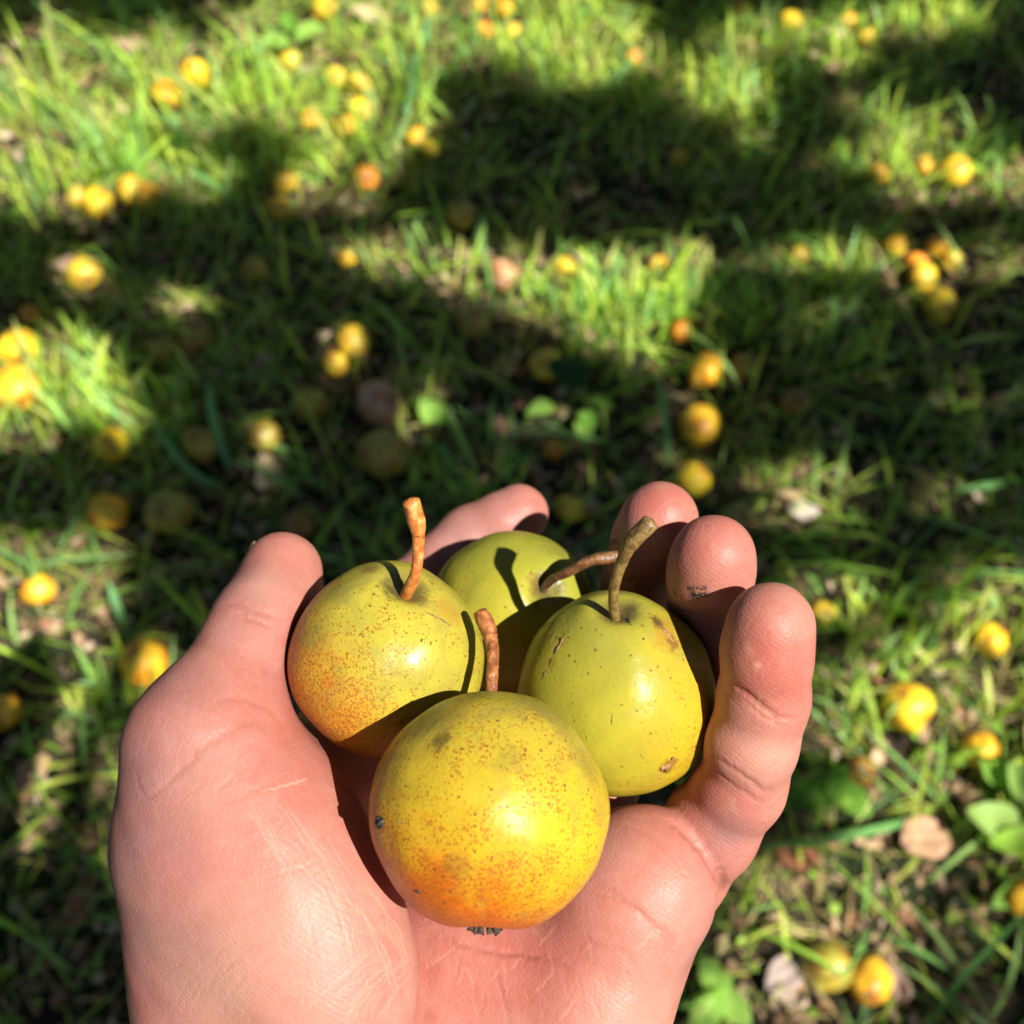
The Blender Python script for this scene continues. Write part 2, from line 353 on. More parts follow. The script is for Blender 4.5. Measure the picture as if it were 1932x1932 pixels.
# ------------------------------------------------------------------ fallen pears
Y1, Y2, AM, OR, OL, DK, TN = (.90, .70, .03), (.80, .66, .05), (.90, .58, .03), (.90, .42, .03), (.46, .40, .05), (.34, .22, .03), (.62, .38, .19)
FALLEN = [
 (370,148,52,Y1,'bright yellow pear in sunlit grass, right of the orange sided one'),(316,182,50,AM,'yellow pear with an orange side lying in sunlit grass'),
 (548,118,34,Y2,'small yellow pear alone in sunlit grass near the upper left'),(610,20,42,AM,'amber pear beside the pale bare patch at the top edge'),
 (808,20,30,Y2,'small yellow pear at the top edge behind the tall pale blade'),(905,10,32,AM,'amber pear at the top edge, left one of a pair'),
 (951,18,36,Y1,'yellow pear at the top edge, right one of a pair'),(916,60,32,OR,'orange pear below the pair at the top edge'),(968,62,30,Y1,'small yellow pear right of the orange one near the top edge'),
 (636,150,38,Y2,'yellow pear topmost of the sunlit cluster'),(676,162,36,Y2,'yellow pear on the right of the sunlit cluster'),(680,212,40,Y1,'yellow pear lowest of the sunlit cluster'),
 (585,228,36,AM,'amber pear left of the round orange one in the sun'),(648,243,42,AM,'round glowing orange yellow pear below the sunlit cluster'),
 (786,263,34,AM,'amber pear on the sunny edge, upper of two'),(812,285,34,Y1,'yellow pear on the sunny edge, lower of two'),
 (690,338,46,OR,'vivid orange pear at the edge of the sunny strip'),(183,387,52,Y1,'bright yellow pear half hidden by grass at the left'),(150,376,40,Y2,'yellow pear touching a brighter one at the left'),
 (278,372,48,AM,'amber pear in the clump at left, right one'),(248,362,46,Y2,'dull yellow pear in the clump at left, left one'),
 (540,345,42,Y2,'yellow pear in half shade above an amber one'),(526,396,40,AM,'amber pear in half shade below a yellow one'),
 (160,520,62,Y2,'pale yellow pear against a dry leaf in shade'),(655,488,34,AM,'small amber pear at the left end of the sunny strip'),
 (483,512,46,OL,'shaded olive pear in the dark band of grass'),(950,522,50,TN,'pinkish tan rotting pear in the sunny strip'),
 (1196,112,28,OR,'small orange pear in grass near the top centre'),(1398,20,34,AM,'amber pear at the top edge right of centre'),(1490,42,38,Y1,'yellow pear at the top edge right of centre'),
 (1596,46,34,OR,'orange pear near the top edge at right'),(1633,72,30,Y2,'small yellow pear just right of the orange one at the top'),
 (1800,325,50,Y1,'brightest yellow pear on the sunny patch at right'),(1741,314,34,AM,'small amber pear left of the brightest one at right'),(1656,330,38,AM,'pitted amber pear at the left end of the right sunny patch'),
 (1838,230,40,DK,'brown rotten pear above the sunny patch at right'),(1686,466,42,AM,'amber pear left of the yellow group at right'),
 (1740,526,46,Y1,'bright yellow pear at the front of the group at right'),(1727,500,40,OR,'orange pear tucked behind a bright yellow one at right'),
 (1768,468,38,AM,'amber pear at the back of the group at right'),(1792,494,36,Y2,'small yellow pear on the right of the group'),
 (1772,580,58,Y1,'split yellow pear in front of the group at right'),(1509,482,32,AM,'small amber pear in the thin sunny strip at right'),
 (1242,504,36,AM,'amber pear at the right end of the centre sunny strip'),(1066,506,36,Y2,'yellow pear in the leafy centre sunny strip'),
 (1285,628,36,OR,'orange pear at the foot of the brightest grass'),(1330,702,58,AM,'round amber pear just below the brightest grass'),
 (1405,694,46,OL,'olive pear in shade beside the round amber one'),(1320,806,72,AM,'large amber pear right of a pale upright blade'),
 (1305,908,66,Y1,'bright yellow pear just above the middle fingertip'),(1046,850,32,OR,'small orange pear under the green weed'),
 (1032,692,56,Y2,'yellow pear partly behind a dark weed leaf'),(895,610,54,OL,'olive pear deep in central shade'),
 (668,648,64,Y2,'yellow pear catching sun in the dark left of centre'),(633,690,42,Y2,'smaller yellow pear below left of a sunlit one'),
 (716,766,76,TN,'tan and orange rotting pear above a round olive one'),(725,860,88,OL,'large round olive yellow pear above the held pears'),
 (585,766,58,OL,'shaded olive pear left of the tan rotting one'),(500,826,60,OL,'pale olive pear touching a pale dry leaf'),(380,842,60,OL,'shaded olive pear between long blades at left'),
 (370,640,60,DK,'brownish amber pear in shade at left'),(308,662,46,OL,'small olive pear next to a brownish one at left'),
 (35,662,70,Y1,'yellow pear in the sunny tuft at the left edge'),(28,738,84,AM,'broken amber pear in the sunny tuft at the left edge'),
 (210,843,58,Y1,'yellow amber pear on the lower rim of the left sunny tuft'),(205,968,60,AM,'amber pear in deep shade at left'),(322,970,72,OL,'olive pear in deep shade above the thumb'),
 (566,992,50,DK,'dim brown pear just above the thumb tip'),(75,1115,54,AM,'orange topped pear among straw at the left edge'),
 (275,1253,82,AM,'bright amber pear right behind the thumb joint'),(8,1345,60,AM,'amber pear cut by the left edge'),
 (1710,1336,88,Y1,'yellow pear right of the little finger between blades'),(1848,1416,60,AM,'amber pear with grass over it at the right'),
 (1618,1456,58,DK,'dark amber pear in a hollow right of the little finger'),(1640,1850,84,AM,'amber pear with cracked skin at the lower right'),
 (1560,1826,80,OL,'olive pear beside the cracked one at the lower right'),(1868,1208,56,Y1,'yellow pear in bright grass at the right edge'),
 (1552,1158,36,Y2,'small yellow pear touching the ring finger outline'),(1500,762,50,DK,'dim pear in deep shade at right'),
 (58,596,36,OR,'small orange pear above the left sunny tuft'),(870,408,48,OL,'olive pear in shade above the centre strip'),
 (1280,298,28,AM,'tiny amber pear in the upper shade'),(1075,962,46,Y1,'yellow pear bit seen between index and middle finger'),(1928,1700,60,AM,'amber pear cut by the lower right edge'),
]
def pear_profile(R, n=26, neck=.06):
    z = []; 
    for k in range(n+1):
        th = math.pi*k/n
        r = R*math.sin(th); h = R*math.cos(th)
        r *= 1 - neck*max(0, math.cos(th))**1.5*0.8
        dent = math.exp(-(r/R/.20)**2)*.13*R if th < 1 else 0
        dent2 = math.exp(-(r/R/.20)**2)*.09*R if th > 2 else 0
        z.append((r, h*(1+.02*math.cos(th)) - dent + dent2))
    return z
def fruit_mesh(R, seg=40, n=26, neck=.06, wob=.02, seed=0, sq=(1, 1, 1)):
    prof = pear_profile(R, n, neck); V = []; 
    for k, (r, h) in enumerate(prof[1:-1]):
        for j in range(seg):
            a = 2*math.pi*j/seg; d = Vector((math.cos(a)*r/R, math.sin(a)*r/R, h/R))
            f = 1 + wob*mnoise.noise(d*1.3+Vector((seed, seed*2, 0))) + .3*wob*mnoise.noise(d*3.5+Vector((0, seed, 0)))
            V.append((math.cos(a)*r*f*sq[0], math.sin(a)*r*f*sq[1], h*f*sq[2]))
    V.append((0, 0, prof[0][1]*sq[2])); V.append((0, 0, prof[-1][1]*sq[2])); m = n-1; k = len(V)-2
    Fc = [[i*seg+j, i*seg+seg+j, i*seg+seg+(j+1) % seg, i*seg+(j+1) % seg] for i in range(m-1) for j in range(seg)]
    Fc += [[k, j, (j+1) % seg] for j in range(seg)] + [[k+1, (m-1)*seg+(j+1) % seg, (m-1)*seg+j] for j in range(seg)]
    return V, Fc
variants = []
for s in range(5):
    V, Fc = fruit_mesh(.022, 24, 16, [.05, .12, .2, .08, .15][s], .13, s*3.1, (1, [1, .95, .92, .97, .93][s], [1, 1.06, 1.12, .95, 1.05][s]))
    e = empty('fallen_pear', (0, 0, 0)); f = mesh_np('fruit', V, Fc, M_FALL, e)
    zt = .022*[1, 1.06, 1.12, .95, 1.05][s]*.93
    Vt, Ft = tube(spline([(0, 0, zt-.002), (.001, 0, zt+.007), (.005, .002, zt+.016)], 7), np.linspace(.0010, .0016, 7), 7)
    st = mesh_np('stem', Vt, Ft, M_STEMB, e)
    Vk = [(.0042*math.cos(a)*(1 if q % 2 else .45), .0042*math.sin(a)*(1 if q % 2 else .45), -zt*1.0-(.0012 if q % 2 else 0)) for q, a in enumerate(np.linspace(0, 2*math.pi, 11)[:-1])]
    Vk += [(x*.9, y*.9, z+.0012) for x, y, z in Vk]
    Fk = [list(range(9, -1, -1)), list(range(10, 20))] + [[q, (q+1) % 10, 10+(q+1) % 10, 10+q] for q in range(10)]
    ca = mesh_np('calyx', Vk, Fk, M_BARK, e, smooth=False)
    variants.append((e, [f, st, ca], [False]))
PEARG = []
for q, (px_, py_, dp, colr, lab) in enumerate(FALLEN):
    e0, ch, used = variants[q % 5]
    g0 = ground_at(px_, py_, .02); dep = w2px(g0)[2]; Rr = dp*.5/F*dep*1.16; Rr = min(max(Rr, .014), .031)
    g0 = ground_at(px_, py_, Rr*.85+.001)
    g0[2] = Rr*.95 + .002
    if not used[0]: e = e0; kids = ch; used[0] = True
    else:
        e = e0.copy(); COL.objects.link(e); kids = []
        for c_ in ch:
            c2 = c_.copy(); COL.objects.link(c2); c2.parent = e; kids.append(c2)
    e.location = g0; e.scale = tuple(Rr/.022*rng.uniform(.88, 1.08, 3))
    e.rotation_euler = (rng.uniform(.9, 2.4), rng.uniform(-.6, .6), rng.uniform(0, 6.3))
    jit = rng.uniform(.88, 1.1)
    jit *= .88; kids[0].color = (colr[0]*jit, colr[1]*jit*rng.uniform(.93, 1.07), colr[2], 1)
    tag(e, lab, 'pear', 'fallen pears lying in the grass')
    PEARG.append((g0[0], g0[1], Rr))
PG = np.array(PEARG)

# ------------------------------------------------------------------ grass, litter
def blades(base, head, length, width, lean, curve, tint, segs=5):
    n = len(base); t = np.linspace(0, 1, segs+1)
    H = np.stack([np.cos(head), np.sin(head), np.zeros(n)], 1); S = np.stack([-np.sin(head), np.cos(head), np.zeros(n)], 1)
    tw = rng.uniform(-.9, .9, n)
    V = np.zeros((n, segs+1, 2, 3)); pos = base.copy(); 
    for k in range(segs+1):
        a = lean + curve*t[k]
        dr = H*np.sin(a)[:, None] + np.array([0, 0, 1.])*np.cos(a)[:, None]
        if k: pos = pos + dr*(length/segs)[:, None]
        pos[:, 2] = np.maximum(pos[:, 2], .004)
        Sx = S*np.cos(tw*t[k])[:, None] + np.cross(dr, S)*np.sin(tw*t[k])[:, None]
        w = width*(.55+.9*t[k]-1.45*t[k]**3.2)*.5
        w = np.maximum(w, width*.02)
        V[:, k, 0] = pos - Sx*w[:, None]; V[:, k, 1] = pos + Sx*w[:, None]
    idx = np.arange(n)[:, None]*(2*(segs+1)) + (2*np.arange(segs))[None]
    Fq = np.stack([idx, idx+1, idx+3, idx+2], -1).reshape(-1, 4)
    return V.reshape(-1, 3), Fq, np.repeat(tint, 2*(segs+1), 0)
def scatter(n, clump=0.0, thin=0.0):
    x = rng.uniform(-1.45, 1.45, n); y = rng.uniform(-.15, 2.5, n)
    if thin: k = rng.uniform(size=n) < np.clip(thin+(y-.45)*.6, thin, 1); x, y = x[k], y[k]
    if clump:
        f = np.sin(x*7.3+1.7*np.sin(y*5))*np.cos(y*6.1+1.3*np.sin(x*8)) + .5*np.sin(x*19+y*3)*np.cos(y*17-x*6)
        k = f > rng.uniform(-1.2, 1.2, len(x)) + clump-1
        x, y = x[k], y[k]
    d = np.sqrt((x[:, None]-PG[None, :, 0])**2 + ((y+.0)[:, None]-PG[None, :, 1])**2) - PG[None, :, 2]*.9
    px, py, _ = w2px(np.stack([x, y, np.zeros_like(x)], 1))
    # keep the pears from being grown over: thin the blades right in front of them
    d2 = np.sqrt((x[:, None]-PG[None, :, 0])**2 + ((y+.022)[:, None]-PG[None, :, 1])**2) - PG[None, :, 2]*.9
    k = (d.min(1) > 0) & ((d2.min(1) > 0) | (rng.uniform(size=len(x)) < .38))
    x, y = x[k], y[k]
    return np.stack([x, y, hgt(x, y)-.003], 1)
def cols(n, palette, jit=.25):
    p = np.array(palette)[rng.integers(0, len(palette), n)]
    return p*rng.uniform(1-jit, 1+jit, (n, 1))
def patch(x, y): return np.sin(x*3.7+.8)*np.cos(y*3.1+x*2)  # where the turf is lusher
parts = []
B = scatter(40000, .45, .42); n = len(B); lush = patch(B[:, 0], B[:, 1])
parts.append(blades(B, rng.uniform(0, 6.28, n), rng.uniform(.025, .085, n)*(1+.35*lush), rng.uniform(.0013, .0032, n), rng.uniform(.1, .9, n), rng.uniform(.2, 1.5, n),
    cols(n, [(.50, .70, .07), (.42, .64, .08), (.64, .72, .13), (.24, .44, .07), (.76, .70, .27), (.68, .73, .14), (.74, .60, .30)]), 4))
B = scatter(10000, .6, .45); n = len(B)
parts.append(blades(B, rng.uniform(0, 6.28, n), rng.uniform(.05, .14, n), rng.uniform(.003, .0065, n), rng.uniform(.1, .8, n), rng.uniform(.3, 1.7, n),
    cols(n, [(.38, .66, .09), (.24, .50, .14), (.52, .74, .10), (.40, .64, .20), (.62, .76, .12)]), 6))
B = scatter(900); n = len(B)
parts.append(blades(B, rng.uniform(0, 6.28, n), rng.uniform(.08, .17, n), rng.uniform(.004, .0075, n), rng.uniform(.6, 1.25, n), rng.uniform(.1, .9, n),
    cols(n, [(.40, .66, .10), (.26, .54, .16), (.52, .70, .12), (.30, .54, .22)]), 7))
B = scatter(15000, .5); n = len(B)
parts.append(blades(B, rng.uniform(0, 6.28, n), rng.uniform(.02, .08, n), rng.uniform(.0012, .003, n), rng.uniform(.9, 1.5, n), rng.uniform(-.2, .5, n),
    cols(n, [(.64, .48, .24), (.72, .58, .34), (.46, .32, .18), (.64, .54, .24)]), 4))
# taller tufts standing in the open patches (picture position of the foot, spread, number)
for (tx_, ty_, sp_, nb, hl) in [(230,330,.05,60,.13),(60,240,.06,50,.12),(480,210,.06,60,.12),(760,210,.04,30,.15),(330,200,.05,40,.12),(1110,150,.06,60,.10),(900,120,.08,70,.09),(100,380,.06,50,.10),
        (560,330,.06,50,.10),(700,300,.05,40,.10),(1350,190,.06,60,.10),(1700,320,.05,80,.09),(1900,320,.05,40,.09),(1180,620,.06,110,.08),(1290,590,.05,80,.09),(1120,560,.06,60,.07),(1040,560,.05,50,.06),(780,520,.06,50,.07),
        (120,760,.07,90,.10),(200,790,.05,50,.09),(1600,520,.07,50,.08),(1560,60,.07,60,.09),(1750,60,.06,50,.09),(230,1330,.04,40,.08),(1800,1250,.07,60,.08),(1560,1330,.05,40,.07),(1900,1480,.05,40,.08),(1600,1180,.05,50,.07),(1450,620,.05,25,.09),(1620,700,.06,25,.10),(860,930,.05,25,.08)]:
    b_ = ground_at(tx_, ty_); B = np.stack([b_[0]+rng.normal(0, sp_, nb), b_[1]+rng.normal(0, sp_*.6, nb), np.full(nb, -.002)], 1)
    q_ = np.sqrt((B[:, None, 0]-PG[None, :, 0])**2+(B[:, None, 1]+.02-PG[None, :, 1])**2).min(1) > .03; B = B[q_]; nb = len(B)
    parts.append(blades(B, rng.uniform(0, 6.28, nb), rng.uniform(.5, 1.15, nb)*hl, rng.uniform(.004, .0095, nb), rng.uniform(.02, .5, nb), rng.uniform(.0, .9, nb), cols(nb, [(.54, .78, .11), (.42, .72, .19), (.66, .80, .13), (.74, .78, .24), (.38, .66, .25)]), 6))
off = 0; VV = []; FF = []; TT = []
for V, Fq, T in parts: VV.append(V); FF.append(Fq+off); TT.append(T); off += len(V)
g = mesh_np('grass', np.vstack(VV), np.vstack(FF), M_LEAF, attrs={'tint': ('FLOAT_COLOR', np.vstack(TT))})
tag(g, 'thin trodden orchard grass with dry straw among it', 'grass', kind='stuff')
# ground cover: small round leaves of clover and weeds
B = scatter(11000, .9, .5); n = len(B); B[:, 2] += rng.uniform(.006, .03, n)
N = rand_unit(n)*.55 + np.array([0, 0, 1.]); N /= np.linalg.norm(N, axis=1)[:, None]
U = np.cross(N, rand_unit(n)); U /= np.linalg.norm(U, axis=1)[:, None]
ln = rng.uniform(.008, .019, n)
V, T, k = leaf_batch(B, N, U, ln, ln*rng.uniform(.6, .95, n))
g = mesh_np('clover', V, T, M_LEAF, attrs={'tint': ('FLOAT_COLOR', np.repeat(cols(n, [(.32, .58, .07), (.42, .64, .10), (.22, .44, .08)]), k, 0))})
tag(g, 'small round leaved clover growing low between the grass blades', 'clover', kind='stuff')
B = scatter(22000); n = len(B); B[:, 2] += rng.uniform(.002, .018, n)
N = rand_unit(n)*.5 + np.array([0, 0, 1.]); N /= np.linalg.norm(N, axis=1)[:, None]
U = np.cross(N, rand_unit(n)); U /= np.linalg.norm(U, axis=1)[:, None]
ln = rng.uniform(.006, .026, n)
V, T, k = leaf_batch(B, N, U, ln, ln*rng.uniform(.3, .7, n), -.3)
g = mesh_np('leaf_litter', V, T, M_LITTER, attrs={'tint': ('FLOAT_COLOR', np.repeat(cols(n, [(.34, .22, .14), (.48, .33, .22), (.22, .13, .08), (.55, .42, .31), (.30, .15, .09), (.15, .09, .05)]), k, 0))})
tag(g, 'brown crumbled leaf litter on the soil under the grass', 'leaf litter', kind='stuff')

# tall single blades that stand out
def big_blade(pts, width, col, label, name='grass_blade', cat='grass blade', group='long grass blades standing out of the turf'):
    P = np.array([ground_at(a, b, z) for a, b, z in pts]); P = spline(P, 14); T = np.gradient(P, axis=0); T /= np.linalg.norm(T, axis=1)[:, None]
    S = np.cross(T, BK); S /= np.linalg.norm(S, axis=1)[:, None]; Nn = np.cross(S, T)
    t = np.linspace(0, 1, 14); w = width*np.clip(.6+.9*t-1.45*t**4, .04, 1)*.5
    V = np.stack([P-S*w[:, None]+Nn*w[:, None]*.3, P, P+S*w[:, None]+Nn*w[:, None]*.3], 1).reshape(-1, 3)
    Fq = np.array([[k*3+j, k*3+j+1, k*3+j+4, k*3+j+3] for k in range(13) for j in range(2)])
    tt = np.repeat(np.array([col]), len(V), 0)
    o = mesh_np(name, V-P[0], Fq, M_LEAF, attrs={'tint': ('FLOAT_COLOR', tt)}); o.location = P[0]
    tag(o, label, cat, group)
G1 = (.20, .46, .14); G2 = (.44, .62, .07); G3 = (.27, .58, .24)
for pts, w, c_, lab in [
 ([(1720,1548,.02),(1600,1575,.05),(1430,1600,.045)], .011, G1, 'broad green blade lying across, right of the little finger base'),
 ([(1750,1932,.01),(1830,1830,.05),(1940,1715,.08)], .008, G1, 'long straight blade running to the lower right edge'),
 ([(440,900,.0),(405,800,.05),(392,715,.085)], .012, G3, 'upright broken blade with pale tip left of centre'),
 ([(1262,870,.0),(1255,790,.04),(1242,715,.07)], .011, G3, 'pale green upright blade above the ring finger'),
 ([(245,1205,.0),(225,1150,.04),(205,1095,.06)], .011, G3, 'blue green blade tip above the thumb joint'),
 ([(250,1330,.0),(235,1260,.04),(215,1190,.07)], .010, G2, 'bright blade beside the amber pear behind the thumb'),
 ([(1770,1200,.0),(1820,1090,.05),(1905,1010,.09)], .008, G2, 'yellow green arched blade at the right'),
 ([(130,210,.0),(105,110,.05),(80,-20,.10)], .013, (.38, .40, .15), 'tall pale stalk at the upper left corner'),
 ([(760,260,.0),(785,130,.06),(815,20,.12)], .014, G3, 'tall broad blade left of top centre'),
 ([(860,950,.0),(848,880,.03),(828,830,.05)], .010, G1, 'dark blade rising behind the index finger'),
 ([(350,300,.0),(335,250,.03),(325,215,.05)], .013, G3, 'upper bent blade over the shaded band at left'),
 ([(450,385,.0),(400,345,.03),(350,315,.035)], .012, G1, 'arching blade at the upper edge of the left shade'),
 ([(1130,190,.0),(1165,150,.03),(1200,100,.06)], .012, G1, 'blade leaning right in the upper central shade'),
 ([(910,480,.0),(908,450,.02),(912,400,.05)], .013, G3, 'short bright blade at the left of the centre strip'),
 ([(1215,620,.0),(1265,530,.05),(1310,450,.09)], .013, G2, 'tall bright blade in the centre sunny strip'),
 ([(870,230,.0),(885,205,.02),(903,182,.03)], .012, (.4, .48, .3), 'short pale blade tip in the upper central shade'),
 ([(1510,600,.01),(1490,580,.03),(1468,573,.04)], .010, (.34, .42, .26), 'pale glinting blade tip at right of centre'),
 ([(1640,625,.01),(1600,590,.03),(1552,568,.04)], .010, (.24, .36, .18), 'green blade crossing behind the pale upright tip'),
 ([(1605,650,.0),(1610,600,.03),(1620,560,.05)], .010, (.34, .42, .26), 'pale upright tip at right of centre'),
 ([(1932,900,.02),(1870,915,.04),(1790,925,.04)], .010, G1, 'blade arching in from the right edge'),
 ([(430,930,.0),(350,880,.03),(285,790,.06)], .012, G3, 'long blade slanting from the sunny tuft into shade'),
 ([(1310,620,.0),(1330,595,.03),(1350,565,.05)], .007, (.40, .25, .14), 'thin brown stalk above the orange pear'),
 ([(1540,1720,.0),(1550,1640,.03),(1545,1560,.06)], .007, (.50, .36, .18), 'bent straw coloured stalk below the broad blade'),
]: big_blade(pts, w, c_, lab)

# broad-leaved weeds and fallen leaves, each a thing of its own
def weed(px_, py_, leaves, label, name='weed', col=(.20, .40, .08)):
    b = ground_at(px_, py_, 0); e = empty(name, b); tag(e, label, 'weed', 'broad leaved weeds among the grass')
    for (lx, ly, lz, size, asp, cc) in leaves:
        c = ground_at(lx, ly, lz); dr = c-b; dr[2] = 0; dr /= (np.linalg.norm(dr)+1e-6)
        U = dr*.9+np.array([0, 0, .15]); U /= np.linalg.norm(U); Sx = np.cross(U, [0, 0, 1]); Sx /= np.linalg.norm(Sx); N0 = np.cross(Sx, U)
        N0 = N0*.9 + LW*.3 + rng.normal(size=3)*.12; N0 -= U*(N0@U); N0 /= np.linalg.norm(N0)
        m = 9; rows = []; 
        for k in range(m+1):
            t = k/m; w = size*asp*math.sin(math.pi*min(1, t**.85*.98+.01))**.7*.5
            for j in range(-2, 3):
                rows.append(c-b + U*(t-.5)*size + np.cross(N0, U)*w*j/2 + N0*(abs(j)/2*.22*w*2 - .18*size*(t-.4)**2 + .03*size*math.sin(9*t+j)))
        Fq = np.array([[k*5+j, k*5+j+1, k*5+j+6, k*5+j+5] for k in range(m) for j in range(4)])
        mesh_np('leaf', np.array(rows), Fq, M_LEAF, e, attrs={'tint': ('FLOAT_COLOR', np.repeat([cc or col], len(rows), 0))})
        V, Fc = tube(spline([(0, 0, 0), (c-b)*.5+np.array([0, 0, .008]), c-b-U*size*.48], 6), [.0009]*6, 5)
        mesh_np('stalk', V, Fc, M_LEAF, e, attrs={'tint': ('FLOAT_COLOR', np.repeat([(.2, .33, .1)], len(V), 0))})
LG = (.46, .70, .20); MG = (.26, .50, .09); DG = (.04, .10, .04)
weed(1960,1640,[(1878,1555,.05,.06,.75,LG),(1932,1600,.055,.07,.6,(.44,.72,.10)),(1870,1450,.03,.045,.7,MG),(1925,1475,.04,.05,.7,LG),(1900,1690,.02,.045,.5,MG)],'bright rounded leaved weed at the right edge')
LG = (.36, .62, .12); MG = (.22, .46, .07)
weed(1085,770,[(1070,705,.06,.062,.85,DG),(1020,772,.03,.042,.6,LG),(1100,815,.03,.045,.55,LG),(1135,760,.04,.04,.5,MG),(1110,790,.03,.035,.7,MG),(970,875,.02,.04,.6,MG)],'weed with a dark upright leaf and pale lower leaves, above the held pears')
weed(1560,1500,[(1530,1500,.02,.06,.6,MG),(1600,1510,.02,.055,.7,MG),(1580,1470,.03,.04,.6,MG)],'flat green weed right of the little finger')
weed(815,800,[(812,775,.03,.045,.9,LG),(830,790,.02,.03,.8,MG)],'small crinkled sunlit weed near the tan pear')
weed(1350,1880,[(1345,1850,.02,.05,.6,LG),(1380,1900,.02,.05,.6,LG),(1330,1910,.03,.05,.6,LG)],'pale leaved weed touching the hand edge at the bottom')
weed(1480,1130,[(1475,1115,.02,.028,.8,LG),(1500,1140,.02,.03,.7,LG),(1450,1105,.02,.022,.8,LG)],'small weed between the ring and little fingertips')
weed(1440,320,[(1430,290,.04,.04,.5,MG),(1475,300,.04,.04,.5,MG),(1460,205,.05,.04,.4,LG)],'weed with narrow upright leaves in the upper right shade')
weed(560,120,[(520,80,.05,.05,.6,LG),(585,60,.05,.055,.6,LG),(545,40,.05,.05,.6,MG)],'leafy clump in the sun near the top left')
def dead_leaf(px_, py_, size, asp, col, label, rot=0.0):
    b = ground_at(px_, py_, .02); m = 12; rows = []
    for k in range(m+1):
        t = k/m; w = size*asp*math.sin(math.pi*(t*.96+.02))**.6*.5
        for j in range(-4, 5):
            x = (t-.5)*size; y = w*j/4
            z = .25*abs(y) + .006*math.sin(x*160+j)*math.cos(y*190) + .12*size*math.cos(t*3.3)
            rows.append((x*math.cos(rot)-y*math.sin(rot), x*math.sin(rot)+y*math.cos(rot), z))
    Fq = np.array([[k*9+j, k*9+j+1, k*9+j+10, k*9+j+9] for k in range(m) for j in range(8)])
    o = mesh_np('dead_leaf', rows, Fq, M_LITTER, attrs={'tint': ('FLOAT_COLOR', np.repeat([col], len(rows), 0))}); o.location = b
    sd = o.modifiers.new('thick', 'SOLIDIFY'); sd.thickness = .0006
    tag(o, label, 'dead leaf', 'dead leaves lying in the grass')
for a in [(1745,1580,.062,.8,(.50,.30,.20),'large tan dead leaf between blades at the lower right',.5),(1500,1610,.05,.7,(.30,.12,.07),'reddish brown dead leaf under the broad blade',-.3),
          (1515,965,.042,.6,(.52,.44,.40),'whitish dead leaf right of the fingertips',.2),(1480,930,.05,.3,(.45,.33,.18),'long straw coloured leaf right of the fingertips',0),
          (510,900,.05,.7,(.55,.43,.28),'pale dead leaf below a pale olive pear at left',1.1),(500,870,.03,.8,(.55,.43,.28),'small pale dead leaf touching a pale olive pear at left',2.1),
          (130,500,.05,.6,(.46,.32,.22),'tan dead leaf behind the pale yellow pear at left',.3),(1690,1850,.04,.6,(.34,.24,.2),'grey brown dead leaf beside the cracked pear',1.9),
          (1480,1840,.055,.6,(.38,.30,.28),'grey curled dead leaf right of the palm edge',.8),(60,1460,.05,.6,(.50,.32,.20),'tan curled dead leaf left of the thumb base',1.2),
          (155,1700,.055,.5,(.42,.20,.11),'rusty dead leaf at the lower left beside the hand',1.5),(940,800,.03,.8,(.44,.28,.18),'small tan dead leaf left of the weed',.2),
          (900,775,.03,.6,(.42,.26,.2),'pinkish dead leaf in shade above the held pears',1.0),(250,85,.06,.6,(.40,.27,.2),'brown dead leaf in shade at the upper left',.1),
          (700,30,.07,.7,(.6,.42,.3),'pale tan dead leaf on the bare patch at the top edge',0),(1290,1560,.04,.6,(.4,.3,.2),'straw dead leaf hidden by the little finger',0)]: 
    if a[0] != 1290: dead_leaf(*a)

